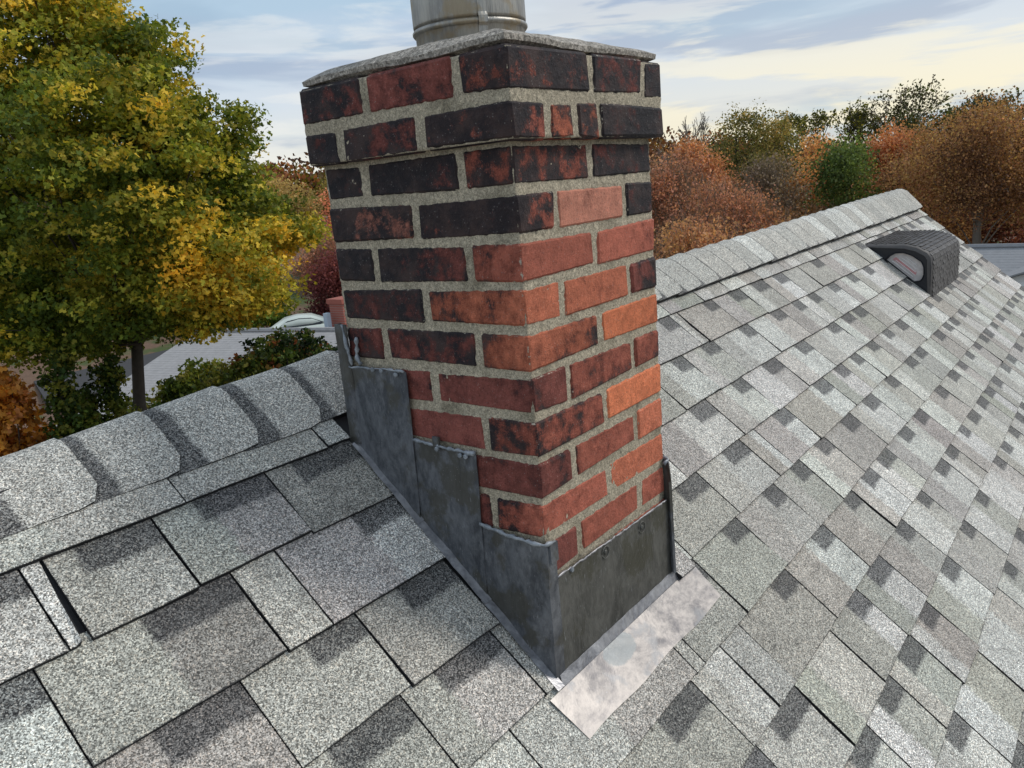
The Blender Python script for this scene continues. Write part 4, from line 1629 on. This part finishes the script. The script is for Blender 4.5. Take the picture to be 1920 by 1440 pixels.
# its chimney, seen just left of ours
mb = MB()
cx_, cy_ = 17.30, 21.15
mb.box((cx_ - .42, cy_ - .35, GROUND), (cx_ + .42, cy_ + .35, -3.50))
mb.box((cx_ - .48, cy_ - .41, -3.50), (cx_ + .48, cy_ + .41, -3.34))
ch2 = mb.build('chimney', M_BRK2, h2)
mb = MB()
for k_ in range(30):
    z = -3.56 - k_ * .085
    mb.box((cx_ - .423, cy_ - .353, z), (cx_ + .423, cy_ + .353, z + .012))
mb.build('mortar_joints', mat_simple('distant_mortar', (.34, .26, .23), .95, .1, 3), ch2)
mb = MB()
mb.box((cx_ - .80, cy_ + .1, -5.2), (cx_ - .62, cy_ + .28, -3.78))
mb.build('vent_pipe', mat_simple('pale_blue_metal', (.40, .48, .55), .5, .1, 3), h2)

h3 = empty('neighbour_house', (28.5, 1.5, GROUND), 'blue grey roofed house with a white clapboard gable at the right edge', 'house')
gable_house(h3, (27.6, 6.2), (26.9, -8.5), 3.0, -3.17, -4.35, GROUND, M_ROOFB, M_WHITE, courses=20, over=.0)
# cross gable towards us with the white wall
mb = MB()
GX = 24.9
mb.prism([(GX, 2.3, -3.82), (GX, .9, -3.36), (GX, -.5, -3.82), (GX, -.5, GROUND), (GX, 2.3, GROUND)], (1.9, 0, 0))
wl = mb.build('gable_wall', M_WHITE, h3)
mb = MB()
for k_ in range(26):
    z = -3.84 - k_ * .14
    mb.prism([(GX - .002, 2.3, z), (GX - .002, -.5, z), (GX - .030, -.5, z - .135), (GX - .030, 2.3, z - .135)], (.02, 0, 0))
mb.build('clapboard', M_WHITE, wl)
mb = MB()
mb.prism([(GX - .2, 2.5, -3.86), (GX - .2, .9, -3.30), (27.0, .9, -3.30), (27.0, 2.5, -3.86)], (0, 0, .05))
mb.prism([(GX - .2, .9, -3.30), (GX - .2, -.7, -3.86), (27.0, -.7, -3.86), (27.0, .9, -3.30)], (0, 0, .05))
mb.build('roof', M_ROOFB, h3)

h4 = empty('garage', (35.5, 4.3, GROUND), 'small pale pyramid roofed garage just behind the blue grey roof on the right', 'garage')
mb = MB()
c0 = (35.2, 4.2)
ap = (c0[0], c0[1], -3.93)
q = [(c0[0] - 2.4, c0[1] - 2.4, -5.0), (c0[0] + 2.4, c0[1] - 2.4, -5.0), (c0[0] + 2.4, c0[1] + 2.4, -5.0), (c0[0] - 2.4, c0[1] + 2.4, -5.0)]
mb.add(q + [ap], [(0, 1, 4), (1, 2, 4), (2, 3, 4), (3, 0, 4), (3, 2, 1, 0)])
mb.build('roof', mat_simple('pale_roofing', (.55, .52, .50), .9, .1, 4), h4)
mb = MB()
mb.box((c0[0] - 2.1, c0[1] - 2.1, GROUND), (c0[0] + 2.1, c0[1] + 2.1, -5.01))
mb.build('wall', M_SIDING, h4)

# ------------------------------------------------------------------ parked car
car = empty('parked_car', (23.96, 33.13, -6.98), 'pale green white car parked in the street beyond the low grey roof', 'car')
cd = Vector((.80, -.60, 0)).normalized()
cn = Vector((-cd.y, cd.x, 0))
c0 = Vector((23.96, 33.13, -6.98))
M_CAR = mat_simple('pale_car_paint', (0.60, 0.66, 0.60), .25, .05, 2)
M_TYRE = mat_simple('tyre', (.02, .02, .02), .85, .2, 5)


def loft(sections, name, mtl, par):
    V, F = [], []
    k = len(sections[0][1])
    for t, sec in sections:
        for (u, z) in sec:
            V.append(c0 + cd * t + cn * u + Vector((0, 0, z)))
    for i in range(len(sections) - 1):
        for j in range(k):
            F.append((i * k + j, i * k + (j + 1) % k, (i + 1) * k + (j + 1) % k, (i + 1) * k + j))
    F.append(tuple(range(k)))
    F.append(tuple((len(sections) - 1) * k + j for j in range(k))[::-1])
    return mobj(name, V, F, mtl, par, smooth=True)


def csec(w_, zb, zt, wt_=None):
    wt_ = wt_ or w_ * .92
    return [(-w_, zb), (w_, zb), (w_, zb + (zt - zb) * .6), (wt_, zt), (wt_ * .5, zt + .03), (-wt_ * .5, zt + .03), (-wt_, zt), (-w_, zb + (zt - zb) * .6)]


loft([(-2.25, csec(.70, .35, .60)), (-2.1, csec(.84, .25, .72)), (-1.2, csec(.90, .22, .92)), (0, csec(.91, .22, .94)), (1.2, csec(.90, .22, .96)), (2.0, csec(.86, .25, .94)), (2.25, csec(.75, .35, .80))], 'body', M_CAR, car)
loft([(-1.25, csec(.80, .90, .93)), (-.55, csec(.80, .90, 1.34, .64)), (.1, csec(.80, .90, 1.44, .62)), (.8, csec(.80, .90, 1.40, .62)), (1.75, csec(.76, .90, .98, .68))], 'cabin', M_CAR, car)
for s_ in (-1, 1):
    mb = MB()
    base_ = [(-1.02, .97), (-.42, 1.30), (.15, 1.37), (.75, 1.33), (1.35, 1.06), (1.2, .97)]
    mb.prism([c0 + cd * t + cn * (s_ * (.83 - (z - .9) * .30)) + Vector((0, 0, z)) for t, z in base_], cn * s_ * .012)
    mb.build('side_window', M_GLASS, car)
    for t in (-1.4, 1.4):
        mb = MB()
        p_ = c0 + cd * t + cn * s_ * .80 + Vector((0, 0, .32))
        mb.tube([p_ - cn * .1, p_ + cn * .1], .32, 16)
        wh = mb.build('wheel', M_TYRE, car)
        mb = MB()
        mb.tube([p_ - cn * .11, p_ + cn * .11], .19, 12)
        mb.build('rim', mat_simple('alloy', (.5, .5, .5), .35, .05, 2, metal=.8), wh)

# ------------------------------------------------------------------ shrubs and near trees, left side
G_DARK = [s2l(30, 44, 20), s2l(52, 66, 28), s2l(84, 94, 36)]
G_ARB = [s2l(34, 48, 20), s2l(52, 66, 24), s2l(84, 90, 32), s2l(100, 94, 38)]
C_ORANGE = [s2l(120, 80, 36), s2l(156, 104, 42), s2l(176, 128, 50), s2l(150, 98, 60)]


def shrub(name, label, cat, px, h, rx, cols, n_, leaf, cone=False, group=None):
    x_, y_, zt = px
    g = ground_z(x_, y_)
    if cone:
        lobes = []
        H_ = zt - g
        for k in range(8):
            f_ = k / 8
            lobes.append((x_, y_, g + H_ * (f_ + .06), rx * (1 - f_ * .86), rx * (1 - f_ * .86), H_ * .10, (1 - f_) + .25))
    else:
        lobes = [(x_, y_, zt - h * .5, rx, rx, h * .5)]
        for k in range(5):
            a_ = k * 1.256 + x_
            lobes.append((x_ + math.cos(a_) * rx * .6, y_ + math.sin(a_) * rx * .6, zt - h * random.uniform(.35, .75), rx * .55, rx * .55, h * .33))
    return make_tree(name, label, cat, (x_, y_, g), lobes, n_, 26, leaf * 1.0, leaf, cols, r0=.07, nlimb=10, shell=.4,
                     top=(x_, y_, (g + zt) / 2 if not cone else zt - .4), tr=.006, group=group, bias=(0, 0, .5))


shrub('arborvitae', 'pointed arborvitae below the maple, the left one of the pair nearest the ridge', 'shrub', (4.22, 12.45, -2.10), 0, 1.05, G_ARB, 900, .070, True)
shrub('arborvitae', 'pointed arborvitae below the maple, just left of its trunk', 'shrub', (5.02, 12.60, -2.28), 0, .85, G_ARB, 850, .070, True)
shrub('arborvitae', 'short rounded arborvitae between the two pointed ones', 'shrub', (4.65, 12.9, -2.75), 0, .95, G_ARB, 700, .070, True)
shrub('leafy_shrub', 'dark green shrub before the low grey roof, next to the maple trunk', 'shrub', (7.7, 14.6, -3.05), 1.4, .85, G_DARK + G_ARB[2:], 300, .085)
shrub('leafy_shrub', 'green shrub behind the ridge just right of the maple trunk', 'shrub', (7.0, 15.0, -3.50), 1.6, 1.3, G_ARB, 300, .10)
shrub('leafy_shrub', 'yellow green shrub in front of the low grey roof', 'shrub', (8.7, 15.6, -3.35), 1.6, 1.15, [s2l(50, 64, 26), s2l(84, 92, 36), s2l(124, 122, 52)], 420, .085)
shrub('leafy_shrub', 'olive shrub before the low grey roof, midway to the chimney', 'shrub', (8.05, 13.3, -2.95), 1.3, .75, [s2l(44, 56, 24), s2l(78, 84, 34), s2l(110, 104, 44)], 300, .08)
shrub('leafy_shrub', 'dark bushy shrub with red and yellow tips just left of the chimney', 'shrub', (8.95, 12.95, -2.55), 1.7, 1.05, [s2l(20, 32, 16), s2l(32, 46, 20), s2l(44, 58, 24), s2l(60, 72, 30), s2l(86, 92, 40), s2l(110, 62, 40)], 520, .085)
shrub('leafy_shrub', 'low dark green shrub at the far left edge under the orange leaves', 'shrub', (3.35, 11.8, -3.30), 1.5, 1.3, G_DARK, 260, .10)
x_, y_ = 4.12, 13.2
make_tree('young_orange_tree', 'small tree with orange leaves at the far left edge beside the arborvitae', 'tree', (x_ - .5, y_, GROUND),
          [(x_ - .55, y_, -2.75, .45, .5, .6), (x_ - .1, y_ - .1, -3.5, .45, .45, .34), (x_ - .8, y_, -3.5, .6, .7, .5)], 190, 24, .10, .095, C_ORANGE, shape='maple', r0=.08, nlimb=14, top=(x_ - .5, y_, -2.4), shell=.5, tr=.006)

# ------------------------------------------------------------------ trees further back
RUST = [s2l(92, 62, 44), s2l(132, 84, 54), s2l(164, 104, 66), s2l(176, 128, 84)]
PINK = [s2l(120, 80, 62), s2l(152, 98, 72), s2l(176, 112, 78), s2l(160, 120, 90)]
ORNG = [s2l(140, 88, 52), s2l(166, 104, 58), s2l(178, 122, 70)]
OLIV = [s2l(48, 54, 26), s2l(78, 80, 34), s2l(122, 112, 42), s2l(160, 122, 52)]
GRN = [s2l(44, 60, 24), s2l(70, 88, 34), s2l(104, 116, 46)]
BRN = [s2l(70, 46, 28), s2l(110, 72, 38), s2l(144, 98, 50), s2l(150, 118, 54)]
MAROON = [s2l(66, 30, 32), s2l(96, 42, 42), s2l(122, 58, 54)]
GOLD = [s2l(110, 96, 48), s2l(150, 124, 60), s2l(172, 138, 74)]
GREY = [s2l(92, 78, 68), s2l(124, 104, 86), s2l(140, 118, 90)]


def bg_tree(name, label, top, R, H, cols, n_=520, leaf=.22, per=14, crad=.42, dens=1.0, group='trees of the wood behind the roofs', twigs=0, pale=False, irregular=.6):
    x_, y_, zt = top
    g = ground_z(x_, y_)
    H = min(H, zt - g - .6)
    zc = zt - H / 2
    lobes = [(x_, y_, zc, R * .78, R * .78, H * .46, 5)]
    for k in range(9):
        a_ = random.uniform(0, 6.28)
        hz = random.uniform(-.36, .38)
        rr_ = R * (.62 - .5 * abs(hz)) * random.uniform(.8, 1.15)
        lobes.append((x_ + math.cos(a_) * rr_, y_ + math.sin(a_) * rr_, zc + H * hz, R * random.uniform(.28, .46), R * random.uniform(.28, .46), H * random.uniform(.13, .2), 1.0))
    lobes.append((x_, y_, zt - H * .12, R * .38, R * .38, H * .12, .5))
    return make_tree(name, label, 'tree', (x_, y_, g), lobes, int(n_ * dens), int(per * 1.7), crad, leaf * .72, [tuple(.22 * sum(c_) / 3 + .78 * v for v in c_) for c_ in cols], r0=R * .06, nlimb=26, shell=.55,
                     group=group, bark=M_PALE if pale else M_BARK, top=(x_, y_, zc + H * .25), tr=.03, twigs=twigs, twigcol=(.20, .155, .125), jit=.13,
                     fn=lambda cc: .5 + .35 * vnoise(cc[:, 0] * .9, cc[:, 1] * .9, cc[:, 2] * 1.1, 5) + .10 * (cc[:, 2] - zc) / H)


def bare_tree(name, label, top, R, cols=None, leafn=0, pale=True, group='trees of the wood behind the roofs', leaf=.2, r0=None):
    """bare or nearly bare tree: recursive branches"""
    x_, y_, zt = top
    g = ground_z(x_, y_)
    root = empty(name, (x_, y_, g), label, 'tree', group)
    mb = MB()
    tips = []
    segs_ = []
    H = zt - g

    def grow(p, d, ln, r, lev):
        q = p + d * ln
        m_ = p + d * ln * .5 + Vector((random.uniform(-1, 1), random.uniform(-1, 1), random.uniform(-.3, .3))) * ln * .06
        segs_.append((p, m_, q, r, lev))
        if lev >= 6:
            tips.append(q)
            return
        for k in range(3 if lev in (1, 2, 3) else 2):
            nd = (d + Vector((random.gauss(0, 1), random.gauss(0, 1), random.gauss(.25, .5))) * (.50 if lev else .35)).normalized()
            grow(q, nd, ln * random.uniform(.62, .84), r * .62, lev + 1)
        if lev >= 3:
            tips.append(q)
    grow(Vector((x_, y_, g)), Vector((0, 0, 1)), H * .36, r0 or H * .018, 0)
    # fit the height and width
    V = np.array([tuple(t[2]) for t in segs_])
    top_z = V[:, 2].max()
    sc_ = (zt - g) / (top_z - g)
    wid = np.percentile(np.hypot(V[:, 0] - x_, V[:, 1] - y_), 98)
    sw = R / wid
    fit = lambda p: Vector((x_ + (p.x - x_) * sw, y_ + (p.y - y_) * sw, g + (p.z - g) * sc_))
    for (p, m_, q, r, lev) in segs_:
        mb.tube([fit(p), fit(m_), fit(q)], [max(.022, r), max(.022, r * .85), max(.022, r * .7)], 5 if lev < 3 else 3, cap=False)
    mb.build('trunk', M_PALE if pale else M_BARK, root, smooth=True)
    if cols is not None:
        T = np.array([tuple(t) for t in tips])
        T[:, 2] = g + (T[:, 2] - g) * sc_
        T[:, 0] = x_ + (T[:, 0] - x_) * sw
        T[:, 1] = y_ + (T[:, 1] - y_) * sw
        T = np.repeat(T, leafn, axis=0)
        cid = np.arange(len(T)) // leafn
        C = T + rng.normal(size=T.shape) * R * .045
        cc = palette(cid, T[::leafn], cid.max() + 1, cols, .22)
        leafmesh('crown', C, leaf, np.array((0, 0, .4)), cc, root, Vector((x_, y_, zt - 2)))
    return root


# right of the chimney
bare_tree('bare_tree', 'thin bare tree on the skyline left of the olive green oak', (67.4, 30.3, 4.7), 3.4)
bare_tree('bare_tree', 'pale bare tree on the skyline close to the chimney', (72.0, 36.0, 2.6), 4.0)
bare_tree('bare_tree', 'faint bare tree at the chimney edge on the skyline', (70.0, 41.0, 2.3), 4.0)
bg_tree('oak_tree', 'olive green oak with rusty top on the skyline, right of the thin bare tree', (63.8, 25.9, 4.5), 3.6, 9.5, OLIV, 760)
bg_tree('oak_tree', 'dark olive oak with yellow tips on the skyline beside the taller olive oak', (64.2, 22.9, 3.7), 3.8, 9.0, OLIV, 800)
bg_tree('maple_tree', 'bright orange red maple low on the skyline left of the oaks', (50.5, 23.5, 1.9), 2.6, 6.0, ORNG, 520, leaf=.19)
bg_tree('maple_tree', 'orange maple half hidden at the edge of the chimney brickwork', (49.8, 20.6, -.6), 1.6, 4.0, ORNG, 260, leaf=.19)
bg_tree('thin_leaved_tree', 'pinkish brown thin leaved tree nearest the chimney on its right', (42.6, 21.8, .9), 4.0, 9, PINK, 560, leaf=.19, twigs=2600)
bg_tree('thin_leaved_tree', 'rusty thin leaved tree in front of the orange red maple', (39.5, 17.6, -.55), 3.8, 8, PINK, 560, leaf=.18, twigs=2600)
bg_tree('thin_leaved_tree', 'rusty brown tree above the middle of the right ridge', (42.5, 16.0, -1.9), 3.0, 6.5, RUST, 480, leaf=.19, twigs=2200)
bg_tree('thin_leaved_tree', 'grey brown thin leaved tree between the oaks and the green tree', (53.0, 18.6, .3), 2.7, 8, GREY, 420, leaf=.2, twigs=2600)
bg_tree('yellow_brown_tree', 'yellow brown tree left of the dense green tree', (56.5, 17.3, 1.7), 2.7, 8, RUST[:2] + [s2l(190, 136, 62), s2l(176, 124, 60)], 520)
bg_tree('green_tree', 'dense round green tree in the middle of the autumn wood', (47.0, 12.6, 1.0), 2.75, 8.5, GRN, 900, leaf=.2)
bg_tree('maple_tree', 'orange maple between the green tree and the big rusty tree', (53.5, 11.8, 1.6), 1.7, 4.6, ORNG, 420, leaf=.19)
bg_tree('yellow_brown_tree', 'orange brown tree below the orange maple, right of the green tree', (50.2, 10.2, -.6), 2.0, 6, BRN[1:] + [s2l(190, 120, 60)], 420)
bare_tree('tall_tree', 'tall thin tree with dark leaves rising highest on the right skyline', (87.0, 18.6, 6.3), 5.0, GREY[:1] + OLIV[:2], 6, pale=False, leaf=.22)
bg_tree('tall_tree', 'dark base foliage of the wood under the tallest skyline tree', (84.0, 17.6, 3.6), 3.4, 9, OLIV[:2] + [s2l(64, 66, 34)], 460, leaf=.3)
bare_tree('tall_tree', 'wispy skyline tree left of the tallest one', (86.0, 23.0, 5.2), 3.4, OLIV[:3], 5, pale=False, leaf=.22)
bare_tree('tall_tree', 'leftmost wispy skyline tree beyond the yellow brown tree', (85.5, 27.2, 4.7), 3.4, OLIV[:3], 6, pale=False, leaf=.22)
bare_tree('tall_tree', 'sparse skyline tree behind the top of the big rusty tree', (84.0, 12.8, 4.0), 3.4, OLIV[:2], 6, pale=False, leaf=.22)
bg_tree('tall_tree', 'dark evergreen on the skyline above the big rusty tree', (83.0, 11.4, 4.0), 2.2, 8, [s2l(34, 44, 30), s2l(56, 64, 38)], 380, leaf=.3)
bare_tree('tall_tree', 'sparse dark tree on the skyline near the right edge', (79.5, 8.4, 3.9), 3.6, OLIV[:2] + RUST[:1], 7, pale=False, leaf=.22)
bg_tree('big_rusty_tree', 'big rusty brown tree with a domed crown at the right edge', (40.4, 5.1, 1.75), 4.3, 5.9, RUST[:1] + BRN + RUST[1:3], 1300, leaf=.125, pale=True, per=26)
bg_tree('big_rusty_tree', 'rusty orange tree filling the right edge of the photo', (44.0, 1.2, 2.1), 3.6, 8.4, RUST[:3] + [s2l(170, 106, 66)], 900, leaf=.13, pale=True, per=24)
bg_tree('big_rusty_tree', 'brown tree between the big domed tree and the orange maple', (47.5, 8.6, .9), 2.6, 8, BRN, 700, leaf=.14, per=22)
bg_tree('low_tree', 'dark russet tree low behind the roof vent', (50.0, 6.6, -3.3), 3.2, 5, [s2l(60, 34, 24), s2l(98, 52, 32), s2l(120, 62, 38)], 420, leaf=.24)
bg_tree('low_tree', 'russet red undergrowth tree at the right edge low behind the blue grey roof', (46.0, 1.6, -3.2), 3.0, 4.6, [s2l(66, 34, 24), s2l(112, 52, 34), s2l(134, 70, 40)], 420, leaf=.22)
bg_tree('low_tree', 'olive tree low behind the far end of the right ridge', (45.0, 13.0, -2.6), 3.2, 5.4, BRN[:3], 420, leaf=.22)
bg_tree('low_tree', 'orange brown tree low above the right ridge near the chimney', (36.0, 15.5, -2.6), 3.4, 5.4, RUST[1:] + [s2l(170, 120, 50)], 480, leaf=.18, twigs=1500)
bg_tree('low_tree', 'olive brown tree low above the middle of the right ridge', (38.5, 12.6, -2.9), 3.0, 5, BRN[1:], 420, leaf=.19, twigs=1200)

# left of the chimney
LG = 'autumn trees beyond the low grey roof'
bg_tree('gold_tree', 'dull gold tree on the skyline between the maple and the chimney', (44.0, 60.5, 2.2), 4.6, 9, GOLD, 620, leaf=.26, group=LG)
bg_tree('gold_tree', 'olive gold tree touching the corbelled bricks on the skyline', (50.5, 58.0, 2.9), 3.2, 7, GOLD[:2] + OLIV[2:], 420, leaf=.26, group=LG)
bg_tree('maple_tree', 'vivid orange maple against the left edge of the chimney', (38.6, 45.4, .9), 3.2, 6.4, [s2l(160, 88, 54), s2l(184, 106, 66), s2l(196, 126, 84)], 700, leaf=.22, group=LG)
bg_tree('thin_leaved_tree', 'pale pinkish tree with thin leaves below the orange maple', (35.5, 44.0, -2.2), 3.0, 4.4, PINK, 380, leaf=.2, group=LG, twigs=1500)
bg_tree('dark_red_maple', 'dark maroon maple just left of the chimney above the low grey roof', (27.6, 34.3, -2.75), 1.9, 3.8, MAROON, 620, leaf=.16, group=LG, crad=.3)
bg_tree('thin_leaved_tree', 'dusky brown tree between the maple and the maroon tree', (25.6, 41.5, -2.6), 3.4, 4.4, PINK[:2] + GREY[:2], 480, leaf=.2, group=LG, twigs=2000)
bg_tree('thin_leaved_tree', 'brown tree mostly hidden behind the right side of the big maple', (24.0, 50.0, -.4), 4.0, 6.5, RUST, 420, leaf=.24, group=LG, twigs=1500)
bg_tree('gold_tree', 'yellow green tree seen through the lower left of the big maple', (17.5, 48.0, -1.0), 4.5, 7, OLIV[1:], 480, leaf=.24, group=LG)
bg_tree('thin_leaved_tree', 'brown tree seen through the left edge of the big maple', (9.5, 46.0, -.6), 4.5, 7, RUST, 480, leaf=.24, group=LG)
shrub('hedge_bush', 'low green bush beside the parked car', 'shrub', (22.2, 36.9, -5.45), 1.2, 1.6, [s2l(60, 80, 30), s2l(96, 112, 44)], 160, .16)
shrub('hedge_bush', 'low green bush beyond the parked car', 'shrub', (24.6, 37.6, -5.40), 1.1, 1.8, [s2l(60, 80, 30), s2l(96, 112, 44)], 160, .16)

# the far wood: an uncountable mass of crowns
pts, cols_ = [], []
pal = [np.array(c_) for c_ in (RUST + BRN + OLIV + PINK[:2] + GREY)]
for k_ in range(230):
    az = rng.uniform(-.12, 1.25)
    D_ = rng.uniform(92, 130)
    x_, y_ = D_ * math.cos(az), D_ * math.sin(az)
    g = ground_z(x_, y_)
    hh = rng.uniform(7.5, 10.5) - (2.0 if az > .62 else 0)
    R_ = rng.uniform(3, 5)
    m_ = 620
    d_ = rng.normal(size=(m_, 3))
    d_ /= np.linalg.norm(d_, axis=1)[:, None]
    p_ = np.array([x_, y_, g + hh * .52]) + d_ * np.array([R_, R_, hh * .5]) * (rng.uniform(0, 1, m_) ** .4)[:, None]
    pts.append(p_)
    c_ = pal[rng.integers(len(pal))]
    cols_.append(np.tile(c_, (m_, 1)) * rng.normal(1, .25, m_).clip(.4, 1.7)[:, None])
pts = np.concatenate(pts)
o = leafmesh('woodland', pts, .5, np.array((0, 0, .4)), np.concatenate(cols_), None, Vector((90, 50, 0)), kind='stuff')
tag(o, 'hazy mass of autumn woodland along the skyline', 'woodland')
tot = sum(len(m_.polygons) for m_ in bpy.data.meshes)
print('polygons', tot, 'objects', len(bpy.data.objects))
